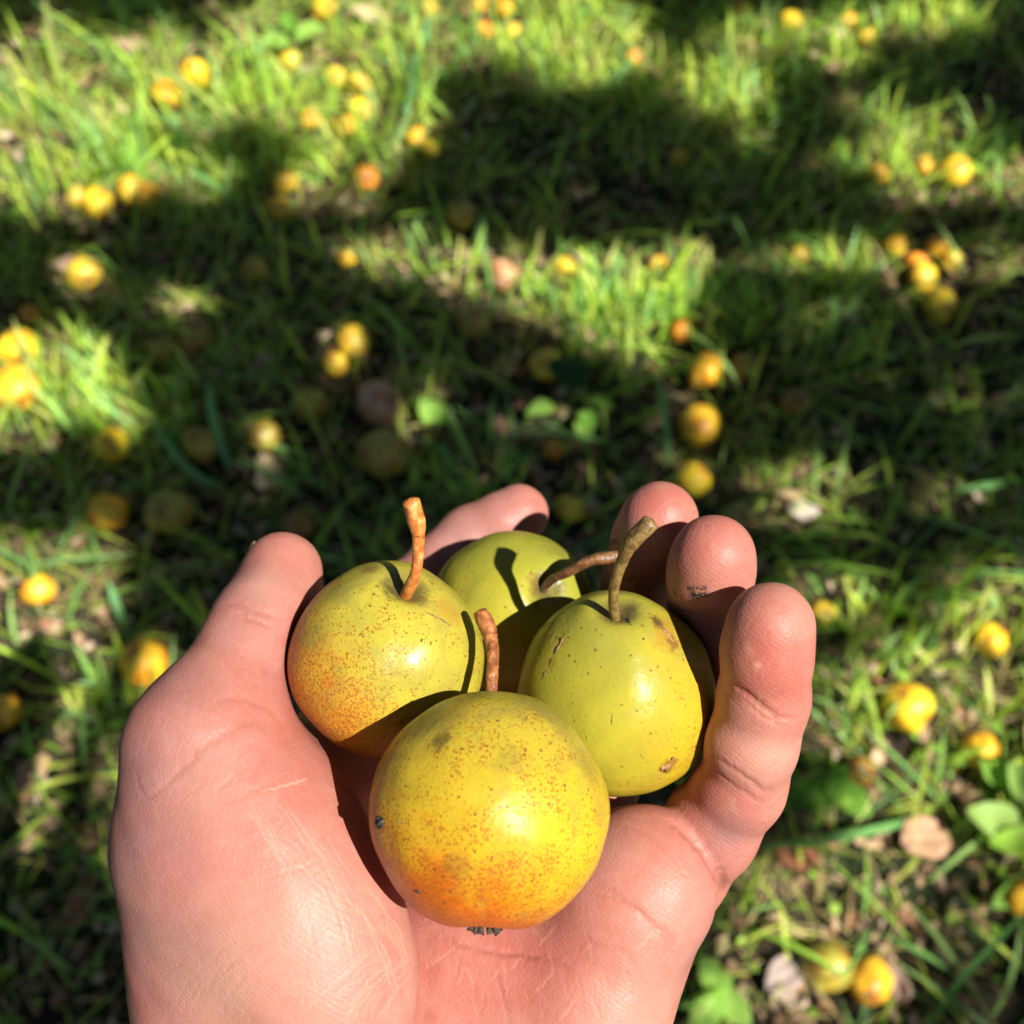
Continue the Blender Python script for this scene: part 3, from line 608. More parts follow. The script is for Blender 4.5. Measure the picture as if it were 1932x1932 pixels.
# ------------------------------------------------------------------ held pears
PE = {'front': (at(922, 1527, .211), .0224), 'right': (at(1162, 1309, .246), .0220), 'left': (at(731, 1243, .240), .0209), 'back': (at(968, 1152, .282), .0206)}
def frame_from(axis_c, twist=0.0):
    z = axis_c[0]*RX + axis_c[1]*UP + axis_c[2]*BK; z /= np.linalg.norm(z)
    x = np.cross(UP+.1*BK if abs(z@UP) < .95 else BK, z); x /= np.linalg.norm(x); y = np.cross(z, x)
    x, y = x*math.cos(twist)+y*math.sin(twist), -x*math.sin(twist)+y*math.cos(twist)
    return np.stack([x, y, z], 1)
def dirloc(Mf, c):              # a camera-space direction in the pear's own axes
    w = c[0]*RX + c[1]*UP + c[2]*BK; w = w/np.linalg.norm(w); return tuple(Mf.T@w)
def held(key, axis_c, mat_args, stem_c, stem_r, stem_mat, label, neck, sq, seed, calyx=True, marks=()):
    cc, R = PE[key]; Mf = frame_from(axis_c); cw = c2w(cc)
    M = Matrix([[*Mf[0], cw[0]], [*Mf[1], cw[1]], [*Mf[2], cw[2]], [0, 0, 0, 1]])
    e = empty('pear', None, M); bpy.context.view_layer.update(); tag(e, label, 'pear', 'pears held in the hand')
    ma = dict(mat_args); ma['blush_dir'] = dirloc(Mf, ma['blush_dir'])
    def on_skin(a, b_):
        dr = at(a, b_, 1.0); dr = dr/np.linalg.norm(dr); bq = dr@cc
        return Mf.T@(c2w(dr*(bq-math.sqrt(max(bq*bq-(cc@cc-R*R), 0))))-cw)
    ma['patches'] = [(on_skin(a, b_), pr, pcol, pam) for (a, b_, pr, pcol, pam) in ma.get('patches', ())]
    m = mat_pear('pear skin '+key, **ma)
    V, Fc = fruit_mesh(R, 128, 84, neck, .040, seed, sq); f = mesh_np('fruit', V, Fc, m, e)
    P = np.array([Mf.T@(c2w(np.array(p))-cw) for p in stem_c]); P[0] = (0, 0, R*.76)
    P = spline(P, 40)
    t = np.linspace(0, 1, 40); r = .88*np.interp(t, np.linspace(0, 1, len(stem_r)), stem_r)
    r = r*(1+.03*np.sin(t*31+seed)+.015*np.sin(t*71))
    V, Fc = tube(P, r, 20, .02); mesh_np('stem', V, Fc, stem_mat, e)
    if calyx:
        Vs = []; Fs = []; off = 0
        for q in range(6):
            a = q*math.pi/3+.3; b0 = np.array([.0024*math.cos(a), .0024*math.sin(a), -R*sq[2]*.93]); b1 = b0*[1.15, 1.15, 1]+np.array([0, 0, -.0003-.0007*abs(math.sin(q*2.1))]); b2 = b1*[.75, .75, 1]+np.array([.0004*math.cos(a+1), .0004*math.sin(a+1), -.0003])
            V, Fc = tube([b0, b1, b2], [.0006, .0006, .0003], 7, .9); Vs.append(V); Fs += [[x+off for x in ff] for ff in Fc]; off += len(V)
        mesh_np('calyx', np.vstack(Vs), Fs, M_CAL, e)
    for (pxm, pym, pts, rr, mm, nm) in marks:   # scars and specks lying on the skin
        pw = []
        for (a, b) in pts:
            o_ = np.zeros(3); dr = at(a, b, 1.0); dr = dr/np.linalg.norm(dr); bq = dr@cc; disc = bq*bq-(cc@cc-(R*1.0)**2)
            if disc < 0: disc = 0
            p = dr*(bq-math.sqrt(disc)); pw.append(Mf.T@(c2w(p)-cw))
        pw = [surf_snap(f.data, p, rr*.35) for p in pw]
        P = spline(pw, max(6, 4*len(pw))); k = len(P); tt = np.linspace(0, 1, k)
        V, Fc = tube(P, rr*(.35+.65*np.sin(math.pi*tt))*(1+.35*np.sin(tt*23+pxm)), 6, .5); mesh_np(nm, V, Fc, mm, e)
    return e
def surf_snap(me, p, sink=0.0):
    from mathutils.bvhtree import BVHTree
    key = me.name
    if key not in _bv: _bv[key] = BVHTree.FromPolygons([v.co[:] for v in me.vertices], [tuple(q.vertices) for q in me.polygons])
    c = _bv[key].find_nearest(Vector(p)); return np.array(c[0]) - np.array(c[1])*sink
_bv = {}
def flat(name, c, rough=.6):
    t = NT(name); o = t.n('ShaderNodeTexCoord').outputs['Object']
    n = t.noise(o, 900, 3); return t.done(t.bsdf(t.ramp(n, [(.3, tuple(np.array(c)*.6)), (.7, tuple(np.array(c)*1.4))]), rough, t.bump(n, .5, .0004)).outputs[0])
M_CAL = flat('dry calyx', (.05, .032, .02), .95); M_SCAR = flat('healed scar', (.13, .065, .02)); M_BLK = flat('dark speck', (.025, .02, .012)); M_RUS = flat('russet spot', (.22, .11, .03))
held('front', (.02, .93, -.33), dict(base=(0.465, 0.320, 0.018), green=(0.323, 0.272, 0.030), blush=(0.510, 0.106, 0.003), blush_amt=1.0, blush_dir=(-.36, -.92, .16), green_amt=1.0, seed=1.3, spot=.6, dots=1.15, patches=[(800, 1365, .0045, (.16, .14, .03), .75), (830, 1400, .0022, (.05, .035, .015), .6), (1030, 1340, .0055, (.16, .14, .03), .5), (960, 1440, .0045, (.16, .14, .03), .45), (1110, 1450, .005, (.16, .14, .03), .4), (720, 1550, .0014, (.05, .035, .015), .9), (740, 1480, .004, (.15, .07, .02), .4), (860, 1640, .003, (.15, .07, .02), .35)]),
     [at(928, 1320, .219), at(928, 1285, .220), at(930, 1235, .223), at(922, 1190, .226), at(906, 1155, .228)], [.0011, .0013, .0014, .00145, .0017, .0021, .0017], M_STEMB,
     'front pear with the orange blushed base resting on the palm', .04, (1.0, 1.0, 1.0), 4.2,
     marks=[(1, 1, [(712, 1543), (720, 1553), (722, 1562)], .0011, M_BLK, 'speck'), (2, 1, [(782, 1680), (788, 1690)], .0005, M_BLK, 'speck'), (3, 1, [(939, 1361), (941, 1364)], .0004, M_RUS, 'speck')])
held('right', (-.03, .86, .50), dict(base=(0.350, 0.300, 0.022), green=(0.235, 0.235, 0.034), blush=(0.442, 0.272, 0.013), blush_amt=.6, blush_dir=(.9, -.2, .1), green_amt=.9, seed=5.1, spot=.25, dots=.42, patches=[(1255, 1195, .0052, (.30, .17, .02), .85), (1236, 1178, .0022, (.05, .035, .015), .85), (1272, 1212, .0026, (.15, .07, .02), .8), (1262, 1446, .0027, (.15, .07, .02), .75), (1160, 1148, .0040, (.16, .14, .03), .5), (1190, 1150, .002, (.05, .035, .015), .6), (1060, 1215, .0016, (.15, .07, .02), .4), (1040, 1250, .0015, (.15, .07, .02), .35), (1320, 1330, .006, (.46, .27, .02), .5)]),
     [at(1156, 1152, .232), at(1157, 1125, .2285), at(1170, 1070, .224), at(1192, 1023, .220), at(1228, 985, .218)], [.0012, .0012, .0012, .0013, .0016, .0021, .0020], M_STEMG,
     'green yellow pear on the right with a dark scratch, stem curving right', .10, (1.0, 1.0, 1.04), 9.7,
     marks=[(1, 1, [(1072, 1195), (1055, 1220), (1030, 1262)], .00042, M_SCAR, 'scar'), (5, 1, [(1030, 1262), (1020, 1280)], .00025, M_SCAR, 'scar'), (2, 1, [(1182, 1160), (1186, 1175), (1193, 1188)], .0003, M_BLK, 'scar'), (3, 1, [(1209, 1207), (1214, 1210)], .0003, M_BLK, 'speck'),
            (4, 1, [(1244, 1450), (1258, 1449), (1270, 1441)], .0011, M_RUS, 'speck'), (6, 1, [(1267, 1430), (1270, 1432)], .00045, M_BLK, 'speck'), (7, 1, [(1238, 1182), (1256, 1196), (1275, 1212)], .0006, M_RUS, 'scar'), (8, 1, [(1155, 1345), (1153, 1370)], .00016, M_SCAR, 'scar')])
held('left', (.25, .80, .53), dict(base=(0.420, 0.345, 0.032), green=(0.290, 0.275, 0.040), blush=(0.493, 0.170, 0.017), blush_amt=.75, blush_dir=(-.75, -.6, .2), green_amt=.7, seed=8.6, spot=.5, dots=1.0, patches=[(745, 1105, .0035, (.05, .035, .015), .7), (790, 1120, .0030, (.15, .07, .02), .6), (640, 1115, .004, (.16, .14, .03), .5), (590, 1200, .004, (.16, .14, .03), .45), (850, 1150, .005, (.36, .20, .02), .5), (700, 1075, .0022, (.15, .07, .02), .6)]),
     [at(781, 1112, .2265), at(783, 1085, .2235), at(789, 1040, .2215), at(788, 995, .219), at(776, 946, .216)], [.0015, .0014, .00125, .0013, .0015, .0021, .0019], M_STEMO,
     'freckled yellow pear on the left beside the thumb, orange upright stem', .03, (1.0, 1.0, .99), 2.8,
     marks=[(1, 1, [(790, 1150), (815, 1160), (842, 1175), (853, 1187)], .0002, M_SCAR, 'scar'), (2, 1, [(794, 1207), (797, 1209)], .0005, M_BLK, 'speck'), (3, 1, [(1, 1)], .0, M_BLK, 'x')][:2])
held('back', (.40, .32, .86), dict(base=(0.315, 0.290, 0.022), green=(0.212, 0.230, 0.030), blush=(0.510, 0.357, 0.034), blush_amt=.3, blush_dir=(-.5, -.5, .5), green_amt=.8, seed=3.3, spot=.2, dots=.5, patches=[(1020, 1100, .004, (.15, .07, .02), .7), (1060, 1040, .006, (.16, .14, .03), .5)]),
     [at(1032, 1100, .266), at(1040, 1095, .2625), at(1075, 1078, .258), at(1115, 1058, .256), at(1165, 1050, .256)], [.0012, .0012, .0012, .0013, .0014, .0017, .0017], M_STEMD,
     'green pear at the back in half shade, stem pointing right', .08, (1.0, 1.0, 1.0), 6.6)

# ------------------------------------------------------------------ the hand
def capsule(P, a, b, ra, rb):
    a = np.asarray(a, np.float32); b = np.asarray(b, np.float32); ab = b-a; h = np.clip(((P-a)@ab)/(ab@ab), 0, 1)
    return np.linalg.norm(P-a-h[:, None]*ab, axis=1) - (ra+(rb-ra)*h)
def ellipsoid(P, c, axes, rad):
    q = (P-np.asarray(c, np.float32))@np.asarray(axes, np.float32).T
    r = np.asarray(rad, np.float32)
    k0 = np.linalg.norm(q/r, axis=1); k1 = np.linalg.norm(q/(r*r), axis=1)+1e-9
    return k0*(k0-1)/k1
def smin(a, b, k):
    h = np.clip(.5+.5*(b-a)/k, 0, 1); return b*(1-h)+a*h - k*h*(1-h)
def smax(a, b, k): return -smin(-a, -b, k)
def basis(u, w):
    u = np.asarray(u, float); u = u/np.linalg.norm(u); w = np.asarray(w, float); w = w-u*(u@w); w /= np.linalg.norm(w)
    return np.stack([u, np.cross(w, u), w], 0)
mm = 1e-3
def pc(x, y, z): return np.array([x, y, z])*mm
# joints in camera space: base, middle joint, end joint, tip centre ; radii
FING = {
 'pinky': ([at(1288, 1645, .254), at(1396, 1482, .239), at(1441, 1318, .2295), at(1454, 1180, .2225)], [10.3, 9.5, 9.2, 8.6], (-.45, .15, .85)),
 'ring':  ([pc(22, -62, -272), at(1332, 1300, .264), at(1338, 1140, .250), at(1347, 1050, .2385)], [10.2, 9.6, 9.2, 8.9], (-.5, .0, .8)),
 'middle':([pc(1, -58, -291), at(1185, 1240, .298), at(1207, 1088, .277), at(1245, 980, .257)], [10.4, 9.8, 9.1, 8.8], (-.4, -.2, .8)),
 'index': ([pc(-31, -49, -283), at(770, 1130, .305), at(888, 1017, .311), at(978, 970, .311)], [10.4, 9.6, 9.1, 8.4], (.3, -.5, .8)),
}
WR = pc(-17, -136, -240)
def sdf(P):
    P = P.astype(np.float32)
    # palm
    d = None
    for k, ra in (('pinky', 10.0), ('ring', 10.5), ('middle', 11), ('index', 11)):
        m0 = FING[k][0][0]; off = {'pinky': pc(20, 6, 0), 'ring': pc(8, 4, -3), 'middle': pc(-6, 4, -5), 'index': pc(-18, 6, -4)}[k]
        q = capsule(P, WR+off, m0, 14*mm, ra*mm); d = q if d is None else smin(d, q, 12*mm)
    # hypothenar mass (little finger side) and its distal mound
    d = smin(d, capsule(P, pc(9, -128, -237), pc(23, -88, -241), 19*mm, 15*mm), 10*mm)
    d = smin(d, ellipsoid(P, at(1195, 1685, .239), basis(at(1300, 1560, .242)-at(1130, 1800, .236), (.0, .5, .85)), np.array([19.5, 17, 14.5])*mm), 4*mm)
    # palm centre filler
    d = smin(d, ellipsoid(P, at(960, 1800, .245), basis((1, .2, -.1), (0, .5, .85)), np.array([32, 22, 12])*mm), 10*mm)
    # thenar mass and thumb
    th = capsule(P, pc(-50, -130, -237), at(428, 1580, .233), 27*mm, 22.5*mm)
    th = smin(th, ellipsoid(P, at(555, 1700, .221), basis(at(440, 1450, .225)-at(660, 1932, .214), (.35, .3, .88)), np.array([38, 20, 20])*mm), 12*mm)
    th = smin(th, capsule(P, at(425, 1560, .228), at(387, 1400, .230), 19*mm, 14*mm), 10*mm)
    th = smin(th, capsule(P, at(385, 1400, .228), at(482, 1205, .243), 14.0*mm, 10.0*mm), 8*mm)
    th = smin(th, capsule(P, at(482, 1205, .243), at(500, 1165, .2465), 10.2*mm, 10.0*mm), 5*mm)
    th = smin(th, capsule(P, at(500, 1165, .2465), at(530, 1075, .258), 9.4*mm, 8.4*mm), 4*mm)
    th = smin(th, ellipsoid(P, at(528, 1120, .2535), basis(at(535, 1060, .258)-at(505, 1165, .248), (.4, .3, .85)), np.array([14, 9.0, 8.6])*mm), 4*mm)
    # web between thumb and index
    web = capsule(P, at(450, 1470, .236), FING['index'][0][0]+pc(-2, -4, 4), 9*mm, 9*mm)
    web = smin(web, capsule(P, at(520, 1560, .236), FING['index'][0][0]+pc(0, -12, 6), 12*mm, 9*mm), 8*mm)
    th = smin(th, web, 9*mm)
    d = smin(d, th, 3.2*mm)
    # forearm
    fa = capsule(P, WR+pc(0, 0, 0), WR+pc(-6, -95, 42), 21*mm, 31*mm)
    fa = smin(fa, capsule(P, WR+pc(16, 2, 0), WR+pc(8, -95, 42), 18*mm, 29*mm), 12*mm)
    fa = smin(fa, capsule(P, WR+pc(-20, 2, 4), WR+pc(-24, -95, 46), 18*mm, 29*mm), 12*mm)
    d = smin(d, fa, 16*mm)
    # fingers: phalanges plus soft pads on the palm side
    fing = None
    for k, (J, r, pd) in FING.items():
        r = np.array(r)*mm; pd = np.array(pd)/np.linalg.norm(pd)
        q = capsule(P, J[0], J[1], r[0], r[1])
        q = smin(q, capsule(P, J[1], J[2], r[1], r[2]), 2.5*mm)
        q = smin(q, capsule(P, J[2], J[3], r[2]*.97, r[3]), 2.5*mm)
        for a, b, ra, l in ((J[0], J[1], r[0], .40), (J[1], J[2], r[1], .40), (J[2], J[3]+(J[3]-J[2])*.25, r[3], .52)):
            L_ = np.linalg.norm(b-a)
            q = smin(q, ellipsoid(P, (a+b)/2+pd*ra*.17, basis(b-a, pd), np.array([L_*l, ra*1.05, ra*.99])), 2.2*mm)
        if fing is None: fing = q
        else: fing = smin(fing, q, .8*mm)
    d = smin(d, fing, 1.5*mm)
    # flesh pressed by the pears
    for k, (c, R) in PE.items():
        d = smax(d, -(np.linalg.norm(P-c.astype(np.float32), axis=1)-(R+.0002)), 2.2*mm)
    return d
lo = np.array([-.100, -.262, -.335]); hi = np.array([.085, .040, -.150]); vx = .0013
nx, ny, nz = [int(v) for v in np.ceil((hi-lo)/vx)]
xs = lo[0]+vx*np.arange(nx); ys = lo[1]+vx*np.arange(ny); zs = lo[2]+vx*np.arange(nz)
def evalgrid():
    # coarse pass, then the cells near the skin
    st = 6; cx, cy, cz = np.meshgrid(xs[::st], ys[::st], zs[::st], indexing='ij')
    dc = sdf(np.stack([cx.ravel(), cy.ravel(), cz.ravel()], 1)).reshape(cx.shape)
    D = np.repeat(np.repeat(np.repeat(dc, st, 0), st, 1), st, 2)[:nx, :ny, :nz].astype(np.float32)
    m = np.abs(D) < vx*st*2.2
    I = np.argwhere(m); P = lo + vx*I
    out = np.concatenate([sdf(P[s:s+400000]) for s in range(0, len(P), 400000)])
    D[m] = out
    return D
D = evalgrid()
D[:, 0, :] = .01
def surface_nets(D):
    ins = D < 0; nx, ny, nz = D.shape
    acc = np.zeros((nx-1, ny-1, nz-1, 3), np.float32); cnt = np.zeros((nx-1, ny-1, nz-1), np.float32)
    corners = [(i, j, k) for i in (0, 1) for j in (0, 1) for k in (0, 1)]
    g = lambda A, c: A[c[0]:nx-1+c[0], c[1]:ny-1+c[1], c[2]:nz-1+c[2]]
    for a in corners:
        for ax_ in range(3):
            if a[ax_]: continue
            b = list(a); b[ax_] = 1
            A = g(D, a); B = g(D, b); cr = (A < 0) != (B < 0)
            t = np.where(cr, A/(A-B+1e-12), 0)
            for q in range(3):
                acc[..., q] += np.where(cr, a[q] + (t if q == ax_ else 0), 0)
            cnt += cr
    act = cnt > 0; idx = -np.ones(act.shape, np.int64); idx[act] = np.arange(act.sum())
    cell = np.argwhere(act); V = cell + acc[act]/cnt[act][:, None]
    Fq = []
    for ax_ in range(3):
        sl = [slice(1, None)]*3; 
        A = D; sh = [0, 0, 0]; sh[ax_] = 1
        # edges along ax_
        lo_ = tuple(slice(0, D.shape[q]-1) if q == ax_ else slice(1, D.shape[q]-1) for q in range(3))
        hi_ = tuple(slice(1, D.shape[q]) if q == ax_ else slice(1, D.shape[q]-1) for q in range(3))
        a = D[lo_] < 0; b = D[hi_] < 0; cr = np.argwhere(a != b); s = a[tuple(cr.T)]
        off = np.array([0 if q == ax_ else 1 for q in range(3)]); e = cr+off
        u_, v_ = [(1, 2), (2, 0), (0, 1)][ax_]
        def cid(du, dv):
            c = e.copy(); c[:, u_] -= du; c[:, v_] -= dv; return idx[tuple(c.T)]
        q = np.stack([cid(0, 0), cid(1, 0), cid(1, 1), cid(0, 1)], 1)
        q[~s] = q[~s][:, ::-1]; Fq.append(q)
    return V, np.vstack(Fq)
V, Fq = surface_nets(D); V = lo + vx*V
tmp = mesh_np('tmp', V, Fq); ss = tmp.modifiers.new('s', 'SUBSURF'); ss.levels = 2; ss.render_levels = 2
dg = bpy.context.evaluated_depsgraph_get(); em = tmp.evaluated_get(dg).to_mesh()
V = np.empty(len(em.vertices)*3); em.vertices.foreach_get('co', V); V = V.reshape(-1, 3)
Fq = np.empty(len(em.loops), np.int64); em.loops.foreach_get('vertex_index', Fq); Fq = Fq.reshape(-1, 4)
tmp.evaluated_get(dg).to_mesh_clear(); bpy.data.objects.remove(tmp)
def chunked(f, P): return np.concatenate([f(P[s:s+300000]) for s in range(0, len(P), 300000)])
def gradn(P, e=2e-4):
    G = np.zeros(P.shape)
    for q in range(3):
        dv = np.zeros(3); dv[q] = e
        G[:, q] = chunked(sdf, P+dv)-chunked(sdf, P-dv)
    return G/(np.linalg.norm(G, axis=1)[:, None]+1e-12)
G = gradn(V, 4e-4)
for _ in range(2): V = V - G*np.clip(chunked(sdf, V), -6e-4, 6e-4)[:, None]*.8
# surface detail, in true millimetres on the skin
VPX = 966 + V[:, 0]/-V[:, 2]*F; VPY = 966 - V[:, 1]/-V[:, 2]*F; VD = -V[:, 2]
facing = (G*(-V/np.linalg.norm(V, axis=1)[:, None])).sum(1) > .02
crease = np.zeros(len(V)); red = np.zeros(len(V)); mauve_and_shade = np.zeros(len(V)); dirt = np.zeros(len(V)); pale = np.zeros(len(V)); disp = np.zeros(len(V))
_id = np.where(facing & (VPX > 0) & (VPX < 1932) & (VPY > 0) & (VPY < 2050))[0]
_id = _id[np.argsort(-VD[_id])]
_bx = (VPX[_id]//5).astype(int); _by = (VPY[_id]//5).astype(int)
ZB = -np.ones((420, 420), np.int64); ZB[_bx, _by] = _id      # the nearest skin point of each small cell
def hit(px_, py_):
    bx, by = int(px_//5), int(py_//5)
    for r in (1, 3, 6):
        w = ZB[max(bx-r, 0):bx+r+1, max(by-r, 0):by+r+1].ravel(); w = w[w >= 0]
        if len(w): return V[w[np.argmin(VD[w])]] if r == 1 else V[w[np.argmin((VPX[w]-px_)**2+(VPY[w]-py_)**2)]]
    return None
def line(pts, depth, width, arr=None, amt=1.0, ends=.25, wob=0.0):
    P2 = spline(pts, max(8, 8*len(pts))); P3 = [hit(a, b) for a, b in P2]; ok = [q for q in P3 if q is not None]
    if len(ok) < 3: return
    P3 = spline(np.array(ok), 6*len(ok)); n = len(P3)
    for _ in range(14): P3[1:-1] = (P3[:-2]+P3[1:-1]+P3[2:])/3
    bb0 = P3.min(0)-width*3*mm; bb1 = P3.max(0)+width*3*mm
    m = np.where(((V > bb0) & (V < bb1)).all(1))[0]
    if not len(m): return
    dmin = np.full(len(m), 9.0); amin = np.zeros(len(m))
    for k, p in enumerate(P3):
        dq = np.linalg.norm(V[m]-p, axis=1); b = dq < dmin; dmin[b] = dq[b]; amin[b] = k/(n-1)
    env = np.clip(np.minimum(amin, 1-amin)/ends, 0, 1)**.7
    gss = np.exp(-(dmin/(width*mm))**2)*env
    disp[m] -= depth*mm*gss
    if depth > .1: disp[m] += .05*depth*mm*np.exp(-((dmin-2.4*width*mm)/(1.3*width*mm))**2)*env
    if arr is not None: arr[m] = np.maximum(arr[m], gss*amt)
def blob(px_, py_, rad, arr, amt=1.0, dep=0.0):
    c = hit(px_, py_)
    if c is None: return
    dq = np.linalg.norm(V-c, axis=1); g_ = np.exp(-(dq/(rad*mm))**2); arr[:] = np.maximum(arr, g_*amt); disp[:] += (dep if rad < 2 else 0)*mm*g_
# little finger folds
line([(1366, 1292), (1400, 1312), (1440, 1345), (1478, 1362), (1512, 1362)], .40, .75, crease, .9)
line([(1395, 1325), (1440, 1362), (1490, 1378)], .22, .5, crease, .5)
line([(1326, 1428), (1370, 1452), (1420, 1488), (1468, 1502)], .24, .7, crease, .8)
line([(1318, 1440), (1365, 1478), (1420, 1512), (1460, 1520)], .16, .6, crease, .7)
line([(1265, 1535), (1300, 1565), (1335, 1605), (1362, 1655), (1372, 1700)], .75, 1.25, crease, .75)
# ring and middle
line([(1250, 1150), (1300, 1165), (1365, 1160)], .22, .7, crease, .6)
line([(1130, 1085), (1170, 1105), (1215, 1100)], .3, .7, crease, .5)
# thumb joint folds
line([(412, 1130), (450, 1135), (500, 1150), (545, 1160)], .2, .8, crease, .5)
line([(425, 1148), (470, 1160), (530, 1180)], .2, .6, crease, .35)
line([(300, 1480), (360, 1425), (420, 1385), (480, 1360), (530, 1372)], .10, 1.1, crease, .9, .3)
line([(390, 1330), (450, 1310), (510, 1330), (540, 1360)], .14, .9, crease, .35)
line([(245, 1440), (270, 1500), (330, 1450), (380, 1405)], .14, .6, crease, .3)
line([(400, 1520), (470, 1490), (540, 1470)], .12, .9, crease, .25)
# palm lines
line([(800, 1740), (806, 1800), (800, 1870), (790, 1950)], .12, 1.6, crease, .5, .15)
line([(850, 1770), (930, 1790), (1020, 1800), (1080, 1830)], .18, .8, crease, .25)
line([(1090, 1650), (1150, 1680), (1230, 1740), (1290, 1830)], .18, .9, crease, .3)
line([(1060, 1760), (1150, 1790), (1230, 1860)], .12, .8, crease, .2)
line([(1090, 1830), (1010, 1800), (930, 1790), (850, 1770), (812, 1745)], .15, .5, crease, .6)
line([(1290, 1800), (1230, 1730), (1150, 1690), (1080, 1670)], .14, .5, crease, .5)
line([(960, 1932), (945, 1880), (930, 1830)], .10, .45, crease, .4)
line([(1130, 1540), (1200, 1560), (1260, 1600), (1310, 1660)], .06, .4, crease, .35)
# long fine wrinkles fanning over the thenar
for q in range(40):
    x0 = 440+q*5.5+rng.uniform(-9, 9); y0 = 1470+q*4+rng.uniform(-50, 50); x1 = 590+q*5+rng.uniform(-14, 14); y1 = 1790+q*3+rng.uniform(-90, 60)
    mx_ = (x0+x1)/2+rng.uniform(10, 45); line([(x0, y0), (mx_, (y0+y1)/2), (x1, y1)], rng.uniform(.015, .05), rng.uniform(.20, .30), pale, rng.uniform(.15, .55))
for q in range(34):
    x0 = 320+q*12+rng.uniform(-9, 9); y0 = 1930+rng.uniform(-10, 10); line([(x0, y0), (x0+40, y0-70), (x0+110+rng.uniform(0, 60), y0-130-rng.uniform(0, 40))], rng.uniform(.02, .06), rng.uniform(.20, .32), pale, rng.uniform(.15, .5))
for q in range(44):
    x0 = rng.uniform(280, 700); y0 = rng.uniform(1400, 1900); a = rng.uniform(-.9, -.2); L_ = rng.uniform(40, 110)
    line([(x0, y0), (x0+L_*.5*math.cos(a)+4, y0+L_*.5*math.sin(a)-4), (x0+L_*math.cos(a), y0+L_*math.sin(a))], rng.uniform(.02, .06), .28, crease, rng.uniform(.1, .35))
for q in range(50):
    x0 = rng.uniform(830, 1300); y0 = rng.uniform(1780, 1930); a = rng.uniform(-2.2, -.6); L_ = rng.uniform(30, 80)
    line([(x0, y0), (x0+L_*.5*math.cos(a)+3, y0+L_*.5*math.sin(a)), (x0+L_*math.cos(a), y0+L_*math.sin(a))], rng.uniform(.02, .07), .28, pale if q % 2 else crease, rng.uniform(.15, .4))
line([(490, 1488), (540, 1478), (590, 1462)], .02, .24, pale, .8)
# blood colour under the skin, then mauve with painted shade, then pale spots
for a in [(1440, 1250, 9, .9), (1490, 1330, 7, .8), (1400, 1300, 6, .6), (1400, 1160, 10, .35), (1490, 1180, 8, .4), (1280, 1000, 9, .55), (1340, 1040, 9, .3), (1250, 950, 9, .5), (1215, 1080, 7, .6), (1000, 940, 8, .4), (530, 1340, 10, .55), (500, 1300, 12, .45),
          (560, 1060, 8, .35), (470, 1560, 14, .45), (560, 1640, 16, .35), (820, 1820, 12, .55), (1000, 1850, 18, .45), (1240, 1700, 14, .45), (1160, 1880, 12, .35), (1050, 1790, 9, .4), (1310, 1640, 8, .4), (640, 1880, 16, .3)]: blob(a[0], a[1], a[2], red, a[3]*.75)
for a in [(1365, 1575, 5, .75), (1350, 1610, 6, .35), (470, 1120, 8, .45), (440, 1180, 7, .4), (250, 1450, 12, .7), (235, 1600, 12, .7), (240, 1750, 12, .6), (330, 1300, 10, .45), (300, 1400, 10, .35), (1340, 1800, 8, .4), (1320, 1900, 8, .4), (1130, 1560, 10, .3), (330, 1420, 12, .45), (300, 1600, 13, .5), (320, 1760, 12, .45), (290, 1880, 10, .4), (430, 1090, 7, .5), (1340, 1760, 9, .3), (880, 1010, 12, .6), (950, 950, 9, .4), (1180, 1050, 9, .4), (1290, 1180, 9, .5), (520, 1240, 9, .3)]: blob(*a[:3], mauve_and_shade, a[3])  # mauve spots plus painted shade: left palm edge, index and middle fingers
for a in [(470, 1860, 17, .45), (620, 1700, 13, .3), (420, 1500, 10, .25), (1230, 1900, 12, .25), (1430, 1420, 7, .3), (500, 1080, 6, .35), (560, 1880, 14, .35), (1422, 1262, .8, .6), (1400, 1232, 1.5, .3), (1100, 1500, 1, .0)]: blob(a[0], a[1], a[2], pale, a[3], .15)
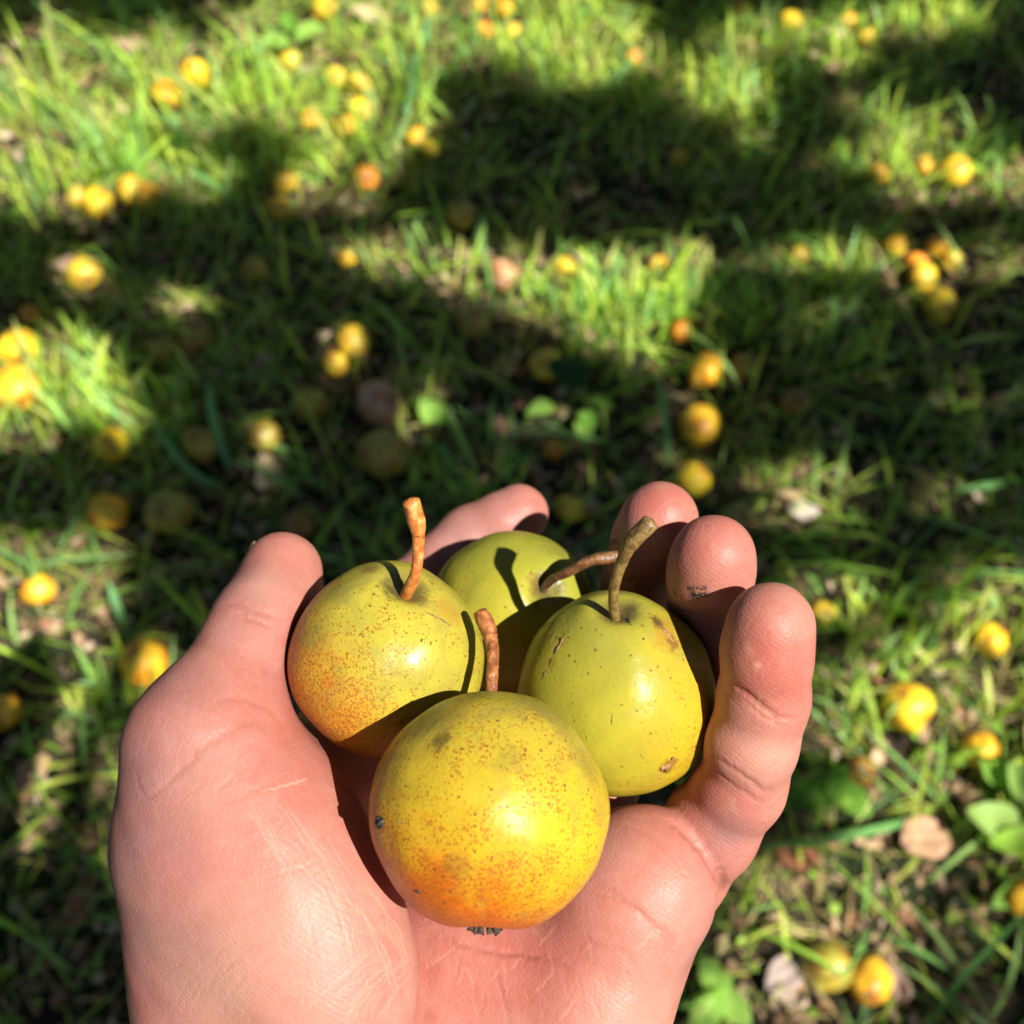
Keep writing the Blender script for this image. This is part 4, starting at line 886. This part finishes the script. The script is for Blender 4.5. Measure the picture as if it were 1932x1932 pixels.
for pts in [[(1292, 1120), (1310, 1118), (1325, 1119)], [(1294, 1127), (1312, 1126), (1328, 1126)], [(1296, 1133), (1308, 1134)], [(1265, 1120), (1270, 1126)], [(1143, 1028), (1152, 1030), (1160, 1030)], [(1137, 1038), (1141, 1044)]]:
    line([pts[0], ((pts[0][0]+pts[-1][0])/2, (pts[0][1]+pts[-1][1])/2), pts[-1]], 0, .55, dirt, 1.7, .1)
# friction-ridge mask: palm side only
ridge = np.clip((G*np.array([0, .2, .98])).sum(1)*1.6-.2, 0, 1)
nz_ = np.array([mnoise.noise(Vector(p)*110) for p in V[::1]]) if len(V) < 900000 else 0
disp += .22*mm*nz_ + .10*mm*np.sin(V[:, 0]*310+2*np.sin(V[:, 1]*210))*np.sin(V[:, 1]*270+V[:, 2]*190+1.5*np.sin(V[:, 0]*170))
V2 = V + G*disp[:, None]
print('hand verts', len(V2))
palm0 = c2w(WR)
hand = mesh_np('hand', c2w(V2)-palm0, Fq, M_SKIN, attrs={'crease': ('FLOAT', crease), 'red': ('FLOAT', red), 'mauve_and_shade': ('FLOAT', mauve_and_shade), 'dirt': ('FLOAT', np.minimum(dirt, 1)), 'pale': ('FLOAT', pale), 'ridge': ('FLOAT', ridge)})
hand.location = palm0
tag(hand, 'bare left hand cupped palm up, holding four pears above the grass', 'hand')
# thumb nail on the far side of the thumb tip
Jn = at(530, 1078, .258); ax_ = at(530, 1060, .2605)-at(500, 1165, .2465); ax_ /= np.linalg.norm(ax_); out_ = np.array([-.80, .25, -.45]); out_ -= ax_*(out_@ax_); out_ /= np.linalg.norm(out_); sd_ = np.cross(ax_, out_)
rows = []
for k in range(13):
    t = k/12; ww = 1.05*math.sin(math.pi*(.16+.70*t))**.25
    for j in range(-7, 8):
        a = j/7*1.0*ww; rows.append(Jn + ax_*(-.0075+.0125*t-.0012*(a*a)*(1 if t > .5 else -.5)) + (out_*math.cos(a)+sd_*math.sin(a))*.0081)
rows = c2w(np.array(rows))-palm0
Fn = np.array([[k*15+j, k*15+j+1, k*15+j+16, k*15+j+15] for k in range(12) for j in range(14)])
nail = mesh_np('thumb_nail', rows, Fn, M_NAIL, hand); s_ = nail.modifiers.new('t', 'SOLIDIFY'); s_.thickness = .0006; s_.offset = 0
